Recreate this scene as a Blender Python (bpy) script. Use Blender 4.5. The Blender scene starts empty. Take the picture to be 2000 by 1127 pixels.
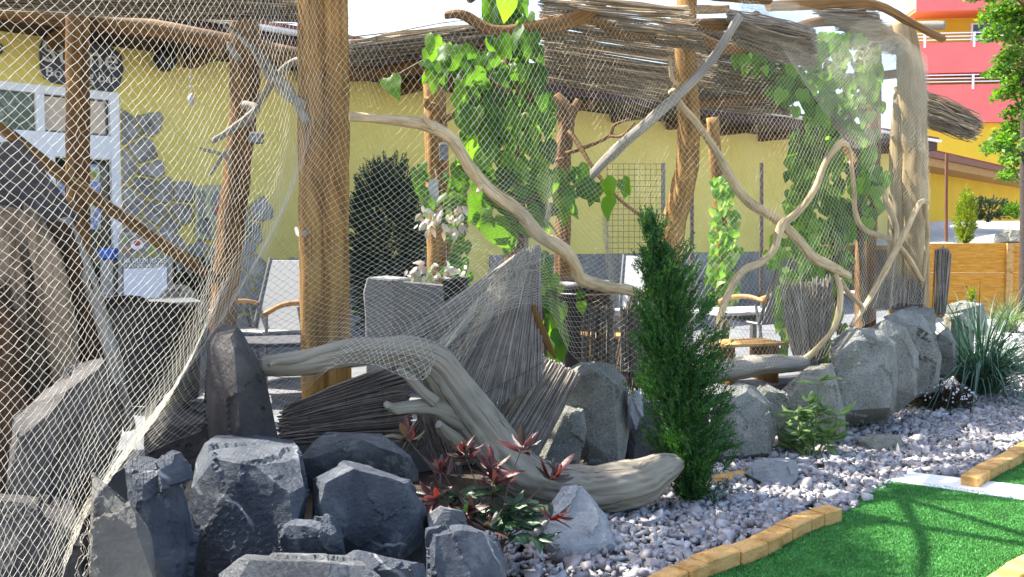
import bpy, bmesh, math, random
import numpy as np
from mathutils import Vector, Matrix, noise
random.seed(7)
rng = np.random.default_rng(7)
SC = bpy.context.scene
COL = SC.collection

# ------------------------------------------------------------------ camera, sky, sun, exposure
EYE = 1.5
FPX = 1700.0                       # focal length in pixels of the 2000 px wide photograph
HOR = 470.0                        # row of the horizon
PITCH = math.atan((563.5 - HOR) / FPX)
cam = bpy.data.cameras.new('camera')
cam.sensor_width = 36.0
cam.lens = FPX / 2000.0 * 36.0
cam.clip_end = 2000.0
camo = bpy.data.objects.new('camera', cam)
COL.objects.link(camo)
camo.location = (0, 0, EYE)
camo.rotation_euler = (math.pi / 2 - PITCH, 0, 0)
SC.camera = camo

SUN_DIR = Vector((-0.90, 0.34, 0.0)).normalized()   # horizontal direction towards the sun
SUN_EL = math.radians(54)
sd = (SUN_DIR * math.cos(SUN_EL) + Vector((0, 0, math.sin(SUN_EL)))).normalized()
world = bpy.data.worlds.new('World')
SC.world = world
world.use_nodes = True
wn = world.node_tree
bg = wn.nodes['Background']
sky = wn.nodes.new('ShaderNodeTexSky')
sky.sky_type = 'NISHITA'
sky.sun_disc = False
sky.sun_elevation = SUN_EL
sky.sun_rotation = math.atan2(SUN_DIR.x, SUN_DIR.y)
sky.air_density = 1.0
sky.dust_density = 2.5
wn.links.new(sky.outputs[0], bg.inputs[0])
bg.inputs[1].default_value = 0.15
sl = bpy.data.lights.new('sun', 'SUN')
sl.energy = 4.8
sl.angle = math.radians(0.53)
sl.color = (1.0, 0.95, 0.86)
so = bpy.data.objects.new('sun', sl)
COL.objects.link(so)
so.rotation_euler = (-sd).to_track_quat('-Z', 'Y').to_euler()
SC.view_settings.view_transform = 'Standard'
SC.view_settings.look = 'None'
SC.view_settings.gamma = 1.0
SC.view_settings.exposure = 1.78
SC.view_settings.use_curve_mapping = False
SC.render.engine = 'CYCLES'
SC.cycles.max_bounces = 6
SC.cycles.transparent_max_bounces = 6

# ------------------------------------------------------------------ pixel to place
UPV = Vector((0, math.sin(PITCH), math.cos(PITCH)))
FWD = Vector((0, math.cos(PITCH), -math.sin(PITCH)))
CAM = Vector((0, 0, EYE))
def ray(x, y):
    return Vector((1, 0, 0)) * ((x - 1000) / FPX) + UPV * (-(y - 563.5) / FPX) + FWD
def P(x, y, d):
    r = ray(x, y); return CAM + r * (d / r.y)
def G(x, y, z=0.0):
    r = ray(x, y); return CAM + r * ((z - EYE) / r.z)
# the yellow house wall: a vertical plane
W0 = Vector((-4.57, 10.1, 0)); WD = Vector((0.76, 0.65, 0)).normalized(); WN = Vector((WD.y, -WD.x, 0))
def W(x, y, off=0.0):
    r = ray(x, y); q = W0 + WN * off
    return CAM + r * ((q - CAM).dot(WN) / r.dot(WN))
def WT(t, z, off=0.0):
    return W0 + WD * t + WN * off + Vector((0, 0, z))
PATIO = 0.30

# ------------------------------------------------------------------ mesh helpers
def np_mesh(name, V, F, UV=None, smooth=False):
    V = np.asarray(V, dtype=np.float32).reshape(-1, 3); F = np.asarray(F, dtype=np.int32)
    n, k = F.shape
    me = bpy.data.meshes.new(name)
    me.vertices.add(len(V)); me.vertices.foreach_set('co', V.ravel())
    me.loops.add(n * k); me.loops.foreach_set('vertex_index', F.ravel())
    me.polygons.add(n)
    me.polygons.foreach_set('loop_start', np.arange(0, n * k, k, dtype=np.int32))
    me.polygons.foreach_set('loop_total', np.full(n, k, dtype=np.int32))
    if smooth: me.polygons.foreach_set('use_smooth', np.ones(n, dtype=bool))
    if UV is not None:
        uv = me.uv_layers.new(name='UVMap')
        uv.data.foreach_set('uv', np.asarray(UV, dtype=np.float32)[F.ravel()].ravel())
    me.update(calc_edges=True)
    return me
def link(name, me, mat=None, parent=None):
    o = bpy.data.objects.new(name, me)
    COL.objects.link(o)
    if mat is not None and me is not None and not me.materials: me.materials.append(mat)
    if parent is not None: o.parent = parent
    return o
def tag(o, label, cat, group=None):
    o['label'] = label; o['category'] = cat
    if group: o['group'] = group
    return o
def kind(o, k): o['kind'] = k; return o
def thing(name, label, cat, loc=(0, 0, 0), group=None):
    o = bpy.data.objects.new(name, None); COL.objects.link(o)
    o.location = loc; o.empty_display_size = 0.1
    BASE[o.name] = Vector(loc)
    return tag(o, label, cat, group)
BASE = {}

class MB:
    """collects shapes with world coordinates, links them as one mesh object"""
    def __init__(s): s.V = []; s.F = []; s.UV = []
    def add(s, V, F, UV=None):
        b = len(s.V)
        V = [tuple(v) for v in V]
        s.V += V
        s.F += [tuple(int(i) + b for i in f) for f in F]
        s.UV += [tuple(u) for u in UV] if UV is not None else [(v[0] + v[1], v[2]) for v in V]
        return s
    def box(s, c, size, rz=0.0, M=None):
        x, y, z = size[0] / 2, size[1] / 2, size[2] / 2
        V = [Vector((i * x, j * y, k * z)) for i in (-1, 1) for j in (-1, 1) for k in (-1, 1)]
        R = M if M is not None else Matrix.Rotation(rz, 3, 'Z')
        V = [R @ v + Vector(c) for v in V]
        return s.add(V, [(0, 1, 3, 2), (4, 6, 7, 5), (0, 4, 5, 1), (2, 3, 7, 6), (0, 2, 6, 4), (1, 5, 7, 3)])
    def prism(s, poly, vec):
        n = len(poly); poly = [Vector(p) for p in poly]; vec = Vector(vec)
        V = poly + [p + vec for p in poly]
        F = [tuple(range(n - 1, -1, -1)), tuple(range(n, 2 * n))]
        F += [(i, (i + 1) % n, n + (i + 1) % n, n + i) for i in range(n)]
        return s.add(V, F)
    def tube(s, pts, rad, sides=8, res=4, rough=0.0, caps=True, seed=0, smoothpath=True, cracks=0.0):
        V, F, UV = tube(pts, rad, sides, res, rough, seed, smoothpath, cracks)
        b = len(s.V); s.add(V, F, UV)
        if caps:
            s.F.append(tuple(b + i for i in range(sides - 1, -1, -1)))
            s.F.append(tuple(len(s.V) - sides + i for i in range(sides)))
        return s
    def build(s, name, mat, parent=None, smooth=False, bevel=0.0):
        off = base_of(parent)
        me = bpy.data.meshes.new(name)
        me.from_pydata([tuple(Vector(v) - off) for v in s.V], [], s.F)
        uv = me.uv_layers.new(name='UVMap')
        li = np.zeros(len(me.loops), dtype=np.int32); me.loops.foreach_get('vertex_index', li)
        uv.data.foreach_set('uv', np.asarray(s.UV, dtype=np.float32)[li].ravel())
        bm = bmesh.new(); bm.from_mesh(me)
        bmesh.ops.recalc_face_normals(bm, faces=bm.faces)
        if bevel > 0:
            bmesh.ops.bevel(bm, geom=list(bm.edges), offset=bevel, segments=1, affect='EDGES', profile=0.5)
        if smooth:
            for f in bm.faces: f.smooth = len(f.verts) <= 4
        bm.to_mesh(me); bm.free()
        return link(name, me, mat, parent)
def base_of(parent):
    off = Vector((0, 0, 0)); p = parent
    while p is not None:
        off += p.location; p = p.parent
    return off
def catmull(pts, res):
    A = np.asarray(pts, dtype=float)
    if len(A) == 2: return np.array([A[0] + (A[1] - A[0]) * t for t in np.linspace(0, 1, res + 1)])
    E = np.vstack([2 * A[0] - A[1], A, 2 * A[-1] - A[-2]])
    out = []
    for i in range(1, len(E) - 2):
        p0, p1, p2, p3 = E[i - 1:i + 3]
        for t in np.linspace(0, 1, res, endpoint=False):
            out.append(0.5 * (2 * p1 + (p2 - p0) * t + (2 * p0 - 5 * p1 + 4 * p2 - p3) * t * t + (3 * p1 - p0 - 3 * p2 + p3) * t ** 3))
    out.append(A[-1])
    return np.array(out)
def tube(pts, rad, sides=8, res=4, rough=0.0, seed=0, smoothpath=True, cracks=0.0):
    pts = [tuple(p) for p in pts]
    if np.isscalar(rad): rad = [rad] * len(pts)
    Q = catmull([tuple(p) + (r,) for p, r in zip(pts, rad)], res) if smoothpath else np.array([tuple(p) + (r,) for p, r in zip(pts, rad)])
    C = Q[:, :3]; R = np.maximum(Q[:, 3], 1e-4)
    T = np.gradient(C, axis=0); T /= np.linalg.norm(T, axis=1)[:, None] + 1e-9
    ref = np.array([0, 0, 1.0]) if abs(T[0][2]) < 0.9 else np.array([1.0, 0, 0])
    N = np.cross(T[0], ref); N /= np.linalg.norm(N)
    V = []; UV = []; L = 0.0
    ang = np.linspace(0, 2 * math.pi, sides, endpoint=False)
    lob = [random.uniform(0, 6.28) for _ in range(4)]
    for i in range(len(C)):
        if i > 0:
            L += np.linalg.norm(C[i] - C[i - 1])
            N = N - T[i] * np.dot(N, T[i]); N /= np.linalg.norm(N) + 1e-9
        B = np.cross(T[i], N)
        for a in ang:
            k = 1.0
            if rough:
                k += rough * (0.5 * math.sin(2 * a + lob[0] + L * 1.0) + 0.4 * math.sin(3 * a + lob[1] - L * 1.3) + 0.25 * math.sin(7 * a + lob[2] + L * 0.4))
                k += rough * 0.9 * noise.noise(Vector((C[i][0] * 9 + math.cos(a), C[i][1] * 9 + math.sin(a), C[i][2] * 9 + seed)))
            if cracks:                                        # long splits and ridges that follow the grain
                aa = a + L * 0.7; ca, sa = math.cos(aa), math.sin(aa)
                q1 = noise.noise(Vector((ca * 2.6 + seed, sa * 2.6, L * 1.1))); q2 = noise.noise(Vector((ca * 5.5, sa * 5.5 + seed, L * 1.8))); q3 = noise.noise(Vector((ca * 14, sa * 14, L * 3.0 + seed)))
                k -= cracks * (max(0.0, 1 - abs(q1) / 0.07) + 0.6 * max(0.0, 1 - abs(q2) / 0.09)) * (0.4 + 0.6 * (noise.noise(Vector((ca, sa, L * 4 + seed))) > -0.15)) - cracks * 0.5 * q2 - cracks * 0.25 * q3
                k += cracks * 1.2 * noise.noise(Vector((ca * 1.2, sa * 1.2, L * 5 + seed)))
            V.append(C[i] + (N * math.cos(a) + B * math.sin(a)) * R[i] * k)
            UV.append((a / 6.2832, L))
    n = len(C); F = []
    for i in range(n - 1):
        for j in range(sides):
            j2 = (j + 1) % sides
            F.append((i * sides + j, i * sides + j2, (i + 1) * sides + j2, (i + 1) * sides + j))
    return V, F, UV
def px_tube(path, d0, d1, sides=10, res=5, rough=0.12):
    """path of (x, y, radius px) with the distance running from d0 to d1 -> 3D points and radii"""
    n = len(path); pts = []; rad = []
    for i, p in enumerate(path):
        d = p[3] if len(p) > 3 else d0 + (d1 - d0) * i / (n - 1)
        pts.append(P(p[0], p[1], d)); rad.append(p[2] / FPX * d)
    return pts, rad
def reeds(A, B, r, bend=0.0, segs=2, jitter=0.0):
    """many thin three-sided stalks from A[i] to B[i]; UV.x is a random number per stalk"""
    A = np.asarray(A, float); B = np.asarray(B, float); n = len(A)
    D = B - A; D /= np.linalg.norm(D, axis=1)[:, None] + 1e-9
    ref = rng.normal(size=(n, 3)); N1 = np.cross(D, ref); N1 /= np.linalg.norm(N1, axis=1)[:, None] + 1e-9
    N2 = np.cross(D, N1)
    bv = rng.normal(size=(n, 3)) * bend
    r = np.broadcast_to(np.asarray(r, float), (n,))
    V = np.zeros((n, segs + 1, 3, 3)); UV = np.zeros((n, segs + 1, 3, 2)); rid = rng.random(n)
    for s in range(segs + 1):
        t = s / segs
        c = A + (B - A) * t + bv * (math.sin(math.pi * t))
        for k in range(3):
            a = k * 2.0944
            V[:, s, k] = c + (N1 * math.cos(a) + N2 * math.sin(a)) * r[:, None] * (1.0 if s < segs else 0.75)
            UV[:, s, k, 0] = rid; UV[:, s, k, 1] = t
    base = (np.arange(n) * (segs + 1) * 3)[:, None, None, None]
    f = np.array([[[s * 3 + k, s * 3 + (k + 1) % 3, (s + 1) * 3 + (k + 1) % 3, (s + 1) * 3 + k] for k in range(3)] for s in range(segs)])
    F = (base + f[None]).reshape(-1, 4)
    return V.reshape(-1, 3), F, UV.reshape(-1, 2)
def blades(C, D, L, Wd, fold=0.0):
    """small leaf-shaped quads: base C, direction D, length, width; UV.x random per blade"""
    C = np.asarray(C, float); D = np.asarray(D, float); n = len(C)
    D = D / (np.linalg.norm(D, axis=1)[:, None] + 1e-9)
    S = np.cross(D, rng.normal(size=(n, 3))); S /= np.linalg.norm(S, axis=1)[:, None] + 1e-9
    L = np.broadcast_to(np.asarray(L, float), (n,))[:, None]; Wd = np.broadcast_to(np.asarray(Wd, float), (n,))[:, None]
    V = np.stack([C, C + D * L * 0.45 + S * Wd / 2, C + D * L, C + D * L * 0.45 - S * Wd / 2], axis=1)
    rid = rng.random(n); UV = np.zeros((n, 4, 2)); UV[:, :, 0] = rid[:, None]; UV[:, :, 1] = np.array([0, .45, 1, .45])
    F = np.arange(n * 4).reshape(n, 4)
    return V.reshape(-1, 3), F, UV.reshape(-1, 2)
def merge(parts):
    V = []; F = []; U = []; b = 0
    for v, f, u in parts:
        V.append(v); F.append(np.asarray(f) + b); U.append(u); b += len(v)
    return np.vstack(V), np.vstack(F), np.vstack(U)
def np_obj(name, parts, mat, parent=None, smooth=False):
    V, F, U = merge(parts) if isinstance(parts, list) else parts
    off = np.array(base_of(parent))
    return link(name, np_mesh(name, np.asarray(V) - off, F, U, smooth), mat, parent)
def inside(poly, x, y):
    c = False; n = len(poly)
    for i in range(n):
        x1, y1 = poly[i]; x2, y2 = poly[(i + 1) % n]
        if (y1 > y) != (y2 > y) and x < (x2 - x1) * (y - y1) / (y2 - y1) + x1: c = not c
    return c
def text_mesh(txt, size, width=None, extrude=0.004, shear=0.0):
    cu = bpy.data.curves.new('txt', 'FONT'); cu.body = txt; cu.size = size; cu.extrude = extrude
    cu.align_x = 'CENTER'; cu.align_y = 'CENTER'; cu.shear = shear; cu.resolution_u = 3
    o = bpy.data.objects.new('txt', cu); COL.objects.link(o)
    dg = bpy.context.evaluated_depsgraph_get()
    me = bpy.data.meshes.new_from_object(o.evaluated_get(dg))
    bpy.data.objects.remove(o); bpy.data.curves.remove(cu)
    if width:
        xs = [v.co.x for v in me.vertices]; k = width / (max(xs) - min(xs))
        for v in me.vertices: v.co.x *= k
    return me
def lettering(txt, center, right, up, size, mat, parent, width=None, extrude=0.003, name='lettering', shear=0.0):
    me = text_mesh(txt, size, width, extrude, shear); me.name = name
    right = Vector(right).normalized(); up = Vector(up).normalized(); nn = right.cross(up)
    M = Matrix((right, up, nn)).transposed().to_4x4(); M.translation = Vector(center) - base_of(parent)
    me.transform(M)
    return link(name, me, mat, parent)

# ------------------------------------------------------------------ materials
def lin(h):
    h = h.lstrip('#'); c = [int(h[i:i + 2], 16) / 255 for i in (0, 2, 4)]
    return tuple(((v / 12.92) if v <= 0.04045 else ((v + 0.055) / 1.055) ** 2.4) for v in c) + (1.0,)
def newmat(name):
    m = bpy.data.materials.new(name); m.use_nodes = True
    return m, m.node_tree, m.node_tree.nodes['Principled BSDF']
def ramp(nt, cols, pos=None):
    r = nt.nodes.new('ShaderNodeValToRGB'); e = r.color_ramp.elements
    pos = pos or [i / (len(cols) - 1) for i in range(len(cols))]
    while len(e) < len(cols): e.new(0.5)
    for i, (p, c) in enumerate(zip(pos, cols)): e[i].position = p; e[i].color = c if len(c) == 4 else tuple(c) + (1,)
    return r
def coords(nt, kindc, scale):
    tc = nt.nodes.new('ShaderNodeTexCoord'); mp = nt.nodes.new('ShaderNodeMapping')
    mp.inputs['Scale'].default_value = scale
    nt.links.new(tc.outputs[kindc], mp.inputs['Vector'])
    return mp.outputs[0]
def noise_node(nt, vec, scale, detail=6, rough=0.6, dist=0.0):
    n = nt.nodes.new('ShaderNodeTexNoise'); n.inputs['Scale'].default_value = scale
    n.inputs['Detail'].default_value = detail; n.inputs['Roughness'].default_value = rough; n.inputs['Distortion'].default_value = dist
    nt.links.new(vec, n.inputs['Vector'])
    return n
def bump(nt, b, h, strength, dist=0.01, prev=None):
    n = nt.nodes.new('ShaderNodeBump'); n.inputs['Strength'].default_value = strength; n.inputs['Distance'].default_value = dist
    nt.links.new(h, n.inputs['Height'])
    if prev is not None: nt.links.new(prev, n.inputs['Normal'])
    nt.links.new(n.outputs[0], b.inputs['Normal'])
    return n.outputs[0]
def mixc(nt, fac, a, b, mode='MIX'):
    m = nt.nodes.new('ShaderNodeMix'); m.data_type = 'RGBA'; m.blend_type = mode
    for sock, v in ((m.inputs[0], fac), (m.inputs[6], a), (m.inputs[7], b)):
        if hasattr(v, 'is_linked'): nt.links.new(v, sock)
        else: sock.default_value = v
    return m.outputs[2]
def M_noise(name, cols, scale=4.0, rough=0.85, bs=40.0, bstr=0.3, bdist=0.01, pos=None, coord='Object', stretch=(1, 1, 1), spec=0.3, fine=0.0, dist=0.0):
    m, nt, b = newmat(name)
    v = coords(nt, coord, stretch)
    n = noise_node(nt, v, scale, 8, 0.62, dist)
    r = ramp(nt, cols, pos or [0.3 + 0.4 * i / (len(cols) - 1) for i in range(len(cols))])
    nt.links.new(n.outputs[0], r.inputs[0])
    col = r.outputs[0]
    if fine:
        n3 = noise_node(nt, v, bs * 2.2, 3, 0.7)
        rr = ramp(nt, [(1 - fine,) * 3, (1 + fine * 0.6,) * 3], [0.35, 0.65]); nt.links.new(n3.outputs[0], rr.inputs[0])
        col = mixc(nt, 1.0, col, rr.outputs[0], 'MULTIPLY')
    nt.links.new(col, b.inputs['Base Color'])
    b.inputs['Roughness'].default_value = rough; b.inputs['Specular IOR Level'].default_value = spec
    n2 = noise_node(nt, v, bs, 6, 0.65)
    bump(nt, b, n2.outputs[0], bstr, bdist)
    return m
def M_plain(name, col, rough=0.6, metal=0.0, spec=0.4, var=0.12, scale=6.0):
    c = lin(col) if isinstance(col, str) else tuple(col) + (1,) if len(col) == 3 else col
    lo = tuple(v * (1 - var) for v in c[:3]); hi = tuple(min(1, v * (1 + var)) for v in c[:3])
    m = M_noise(name, [lo, hi], scale, rough, 60, 0.05, 0.003, spec=spec)
    m.node_tree.nodes['Principled BSDF'].inputs['Metallic'].default_value = metal
    return m
def M_wood(name, cols, su=7.0, sv=1.6, rough=0.8, bstr=0.6, crack=0.5, spec=0.25, scale=2.0, cpos=0.33):
    """grain runs along UV.y (metres along the limb)"""
    m, nt, b = newmat(name)
    v = coords(nt, 'UV', (su, sv, 1)); vo = coords(nt, 'Object', (1, 1, 1))
    n = noise_node(nt, v, scale, 8, 0.65, 0.5)
    r = ramp(nt, cols, [0.28 + 0.44 * i / (len(cols) - 1) for i in range(len(cols))]); nt.links.new(n.outputs[0], r.inputs[0])
    big = noise_node(nt, vo, 3.0, 3, 0.5)
    rb = ramp(nt, [(0.72,) * 3, (1.15,) * 3], [0.3, 0.7]); nt.links.new(big.outputs[0], rb.inputs[0])
    col = mixc(nt, 1.0, r.outputs[0], rb.outputs[0], 'MULTIPLY')
    v2 = coords(nt, 'UV', (su * 2.2, sv * 0.45, 1))
    n2 = noise_node(nt, v2, scale * 2, 4, 0.55, 0.3)
    rc = ramp(nt, [(0, 0, 0), (1, 1, 1)], [cpos, cpos + 0.03]); nt.links.new(n2.outputs[0], rc.inputs[0])
    dark = tuple(c * 0.35 for c in cols[0][:3]) + (1,)
    f = nt.nodes.new('ShaderNodeMath'); f.operation = 'MULTIPLY_ADD'; f.inputs[1].default_value = crack; f.inputs[2].default_value = 1 - crack
    nt.links.new(rc.outputs[0], f.inputs[0])
    col = mixc(nt, f.outputs[0], dark, col)
    nt.links.new(col, b.inputs['Base Color'])
    b.inputs['Roughness'].default_value = rough; b.inputs['Specular IOR Level'].default_value = spec
    p = bump(nt, b, rc.outputs[0], bstr, 0.006)
    bump(nt, b, n.outputs[0], bstr * 0.5, 0.006, p)
    return m
def M_reed(name, cols, rough=0.75, bstr=0.2, trans=0.0):
    m, nt, b = newmat(name)
    tc = nt.nodes.new('ShaderNodeTexCoord'); sp = nt.nodes.new('ShaderNodeSeparateXYZ')
    nt.links.new(tc.outputs['UV'], sp.inputs[0])
    r = ramp(nt, cols); nt.links.new(sp.outputs[0], r.inputs[0])
    n = noise_node(nt, coords(nt, 'Object', (1, 1, 1)), 9, 5, 0.7)
    rb = ramp(nt, [(0.6,) * 3, (1.2,) * 3], [0.3, 0.7]); nt.links.new(n.outputs[0], rb.inputs[0])
    nt.links.new(mixc(nt, 1.0, r.outputs[0], rb.outputs[0], 'MULTIPLY'), b.inputs['Base Color'])
    b.inputs['Roughness'].default_value = rough; b.inputs['Specular IOR Level'].default_value = 0.3
    if trans:                                                 # thin dry stalks let light through
        t = nt.nodes.new('ShaderNodeBsdfTranslucent'); nt.links.new(r.outputs[0], t.inputs['Color'])
        mx = nt.nodes.new('ShaderNodeMixShader'); mx.inputs[0].default_value = trans
        nt.links.new(b.outputs[0], mx.inputs[1]); nt.links.new(t.outputs[0], mx.inputs[2]); nt.links.new(mx.outputs[0], nt.nodes['Material Output'].inputs[0])
    return m
def M_leaf(name, cols, trans=0.4, tcol=None, rough=0.45, per='object', spec=0.4, vein=True):
    m, nt, b = newmat(name)
    if per == 'object':
        oi = nt.nodes.new('ShaderNodeObjectInfo'); src = oi.outputs['Random']
    else:
        tc = nt.nodes.new('ShaderNodeTexCoord'); sp = nt.nodes.new('ShaderNodeSeparateXYZ'); nt.links.new(tc.outputs['UV'], sp.inputs[0]); src = sp.outputs[0]
    r = ramp(nt, cols); nt.links.new(src, r.inputs[0])
    n = noise_node(nt, coords(nt, 'Object', (1, 1, 1)), 22 if per == 'object' else 6, 4, 0.6)
    rb = ramp(nt, [(0.75,) * 3, (1.2,) * 3], [0.3, 0.7]); nt.links.new(n.outputs[0], rb.inputs[0])
    col = mixc(nt, 1.0, r.outputs[0], rb.outputs[0], 'MULTIPLY')
    nt.links.new(col, b.inputs['Base Color'])
    b.inputs['Roughness'].default_value = rough; b.inputs['Specular IOR Level'].default_value = spec
    t = nt.nodes.new('ShaderNodeBsdfTranslucent')
    tr = mixc(nt, 1.0, col, tcol or (1.5, 1.7, 0.55, 1), 'MULTIPLY'); nt.links.new(tr, t.inputs['Color'])
    mx = nt.nodes.new('ShaderNodeMixShader'); mx.inputs[0].default_value = trans
    nt.links.new(b.outputs[0], mx.inputs[1]); nt.links.new(t.outputs[0], mx.inputs[2])
    nt.links.new(mx.outputs[0], nt.nodes['Material Output'].inputs[0])
    if per == 'object': bump(nt, b, n.outputs[0], 0.25, 0.01)
    return m
def M_rock(name, cols, scale=3.0, vein=None, speck=0.0, speckcol=(0.5, 0.5, 0.48, 1), dots=True, rough=0.85, bstr=0.7, lichen=None):
    m, nt, b = newmat(name)
    oi = nt.nodes.new('ShaderNodeObjectInfo')
    tc = nt.nodes.new('ShaderNodeTexCoord'); ad = nt.nodes.new('ShaderNodeVectorMath'); ad.operation = 'MULTIPLY_ADD'
    cx = nt.nodes.new('ShaderNodeCombineXYZ')
    for i in range(3): nt.links.new(oi.outputs['Random'], cx.inputs[i])
    nt.links.new(cx.outputs[0], ad.inputs[0]); ad.inputs[1].default_value = (37, 53, 71); nt.links.new(tc.outputs['Object'], ad.inputs[2])
    v = ad.outputs[0]
    n = noise_node(nt, v, scale, 10, 0.68, 0.4)
    r = ramp(nt, cols, [0.32 + 0.36 * i / (len(cols) - 1) for i in range(len(cols))]); nt.links.new(n.outputs[0], r.inputs[0])
    col = r.outputs[0]
    if lichen:
        nl = noise_node(nt, v, scale * 1.7, 7, 0.7, 0.8); rl = ramp(nt, [(0, 0, 0), (1, 1, 1)], [0.54, 0.66]); nt.links.new(nl.outputs[0], rl.inputs[0])
        col = mixc(nt, rl.outputs[0], col, lichen)
    if vein:
        wv = nt.nodes.new('ShaderNodeTexWave'); wv.inputs['Scale'].default_value = 1.1; wv.inputs['Distortion'].default_value = 9.0
        wv.inputs['Detail'].default_value = 4; wv.inputs['Detail Scale'].default_value = 1.2; wv.wave_type = 'BANDS'; wv.bands_direction = 'DIAGONAL'
        nt.links.new(v, wv.inputs['Vector'])
        rv = ramp(nt, [(0, 0, 0), (0.8, 0.8, 0.8)], [0.988, 0.999]); nt.links.new(wv.outputs['Fac'], rv.inputs[0])
        nm = noise_node(nt, v, 5, 3, 0.6); rm = ramp(nt, [(0, 0, 0), (1, 1, 1)], [0.45, 0.62]); nt.links.new(nm.outputs[0], rm.inputs[0])
        f = nt.nodes.new('ShaderNodeMath'); f.operation = 'MULTIPLY'; nt.links.new(rv.outputs[0], f.inputs[0]); nt.links.new(rm.outputs[0], f.inputs[1])
        col = mixc(nt, f.outputs[0], col, vein)
    if speck:
        ns = noise_node(nt, v, 120, 4, 0.75); rs = ramp(nt, [(0, 0, 0), (speck,) * 3], [0.56, 0.68]); nt.links.new(ns.outputs[0], rs.inputs[0])
        col = mixc(nt, rs.outputs[0], col, speckcol)
        nd = noise_node(nt, v, 90, 3, 0.7); rd = ramp(nt, [(0.45,) * 3, (1,) * 3], [0.36, 0.46]); nt.links.new(nd.outputs[0], rd.inputs[0])
        if dots: col = mixc(nt, 1.0, col, rd.outputs[0], 'MULTIPLY')
    nt.links.new(col, b.inputs['Base Color'])
    b.inputs['Roughness'].default_value = rough; b.inputs['Specular IOR Level'].default_value = 0.35
    n2 = noise_node(nt, v, 14, 10, 0.7, 0.3); n3 = noise_node(nt, v, 70, 6, 0.75)
    p = bump(nt, b, n2.outputs[0], bstr, 0.05); bump(nt, b, n3.outputs[0], bstr * 0.9, 0.012, p)
    return m

MT = {}
MT['yellow'] = M_noise('yellow_render', [(0.66, 0.525, 0.115), (0.74, 0.60, 0.15), (0.79, 0.65, 0.185)], 0.9, 0.92, 120, 0.35, 0.005, fine=0.04)
MT['yellow2'] = M_noise('amber_render', [(0.58, 0.38, 0.03), (0.66, 0.44, 0.04)], 1.0, 0.9, 120, 0.2, 0.004)
MT['pink'] = M_noise('pink_render', [(0.68, 0.155, 0.14), (0.74, 0.18, 0.165)], 0.8, 0.85, 80, 0.15, 0.004)
MT['orange'] = M_noise('orange_render', [(0.62, 0.16, 0.05), (0.66, 0.19, 0.06)], 0.8, 0.85, 80, 0.15, 0.004)
MT['white'] = M_plain('white_paint', (0.78, 0.78, 0.77), 0.45, var=0.05)
MT['offwhite'] = M_plain('white_plastic', (0.48, 0.49, 0.50), 0.5, var=0.06)
MT['brownwood'] = M_wood('stained_brown_wood', [lin('#3b2812'), lin('#6c4a1d'), lin('#8a672f')], 5, 1.2, 0.6, 0.4, 0.4)
MT['soffit'] = M_noise('dark_brown_boards', [lin('#2a160e'), lin('#45241a')], 3, 0.6, 50, 0.2, stretch=(1, 1, 6))
MT['roofred'] = M_noise('red_tile', [lin('#7d2f26'), lin('#a04034')], 8, 0.7, 50, 0.3)
MT['roofmaroon'] = M_noise('maroon_sheet', [lin('#5c2523'), lin('#6e302c')], 6, 0.5, 40, 0.1)
MT['mural'] = M_noise('grey_facing_stone', [lin('#5c5a56'), lin('#8b8983'), lin('#a9a69f')], 5.0, 0.85, 40, 0.4, fine=0.15)
MT['dado'] = M_noise('grey_dado', [lin('#6a6864'), lin('#86837d'), lin('#98958f')], 2.5, 0.9, 40, 0.5, fine=0.15)
MT['black'] = M_plain('black_plastic', (0.012, 0.012, 0.013), 0.45, var=0.2)
MT['slate'] = M_plain('anthracite_board', (0.055, 0.056, 0.065), 0.6, var=0.15)
MT['glass'] = None
m, nt, b = newmat('dark_glass'); MT['glass'] = m
gn = noise_node(nt, coords(nt, 'Object', (1, 1, 1)), 9, 4, 0.6); gr = ramp(nt, [(0.006, 0.008, 0.008), (0.03, 0.035, 0.03)], [0.35, 0.7]); nt.links.new(gn.outputs[0], gr.inputs[0]); nt.links.new(gr.outputs[0], b.inputs['Base Color'])
b.inputs['Roughness'].default_value = 0.06; b.inputs['Specular IOR Level'].default_value = 0.7
MT['foliagereflect'] = M_noise('painted_foliage_reflection', [(0.01, 0.018, 0.006), (0.05, 0.075, 0.025), (0.25, 0.25, 0.18)], 9, 0.15, 30, 0.0, spec=0.6, dist=0.6)  # greenery reflected in the pane is painted into its colour
MT['blind'] = M_plain('beige_blind', (0.60, 0.48, 0.36), 0.7, var=0.05)
MT['paver'] = M_noise('grey_paving', [lin('#5b5d60'), lin('#77797b')], 3, 0.9, 40, 0.3, fine=0.12)
MT['soil'] = M_noise('dark_soil', [(0.022, 0.017, 0.012), (0.07, 0.055, 0.04)], 6, 0.95, 60, 0.8, 0.02)
MT['gravelbase'] = M_noise('crushed_stone_bed', [(0.16, 0.15, 0.16), (0.34, 0.33, 0.34), (0.50, 0.48, 0.49)], 28, 0.9, 45, 1.0, 0.02, fine=0.2)
MT['turfbase'] = M_noise('turf_backing', [(0.03, 0.13, 0.025), (0.05, 0.20, 0.038)], 4, 0.9, 200, 0.6, 0.01)
MT['turf'] = M_reed('turf_fibre', [(0.05, 0.19, 0.038), (0.075, 0.27, 0.058), (0.11, 0.35, 0.085), (0.06, 0.22, 0.05)], 0.5)
MT['pine'] = M_noise('yellow_pine_planks', [lin('#a9701f'), lin('#c98d32'), lin('#d8a048')], 4, 0.75, 30, 0.3, stretch=(1, 1, 7), fine=0.1)
MT['block'] = M_noise('pine_block', [lin('#96703a'), lin('#bd9052'), lin('#cfa466'), lin('#b08c56')], 9, 0.8, 60, 0.5, stretch=(1, 1, 2), fine=0.2)

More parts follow.
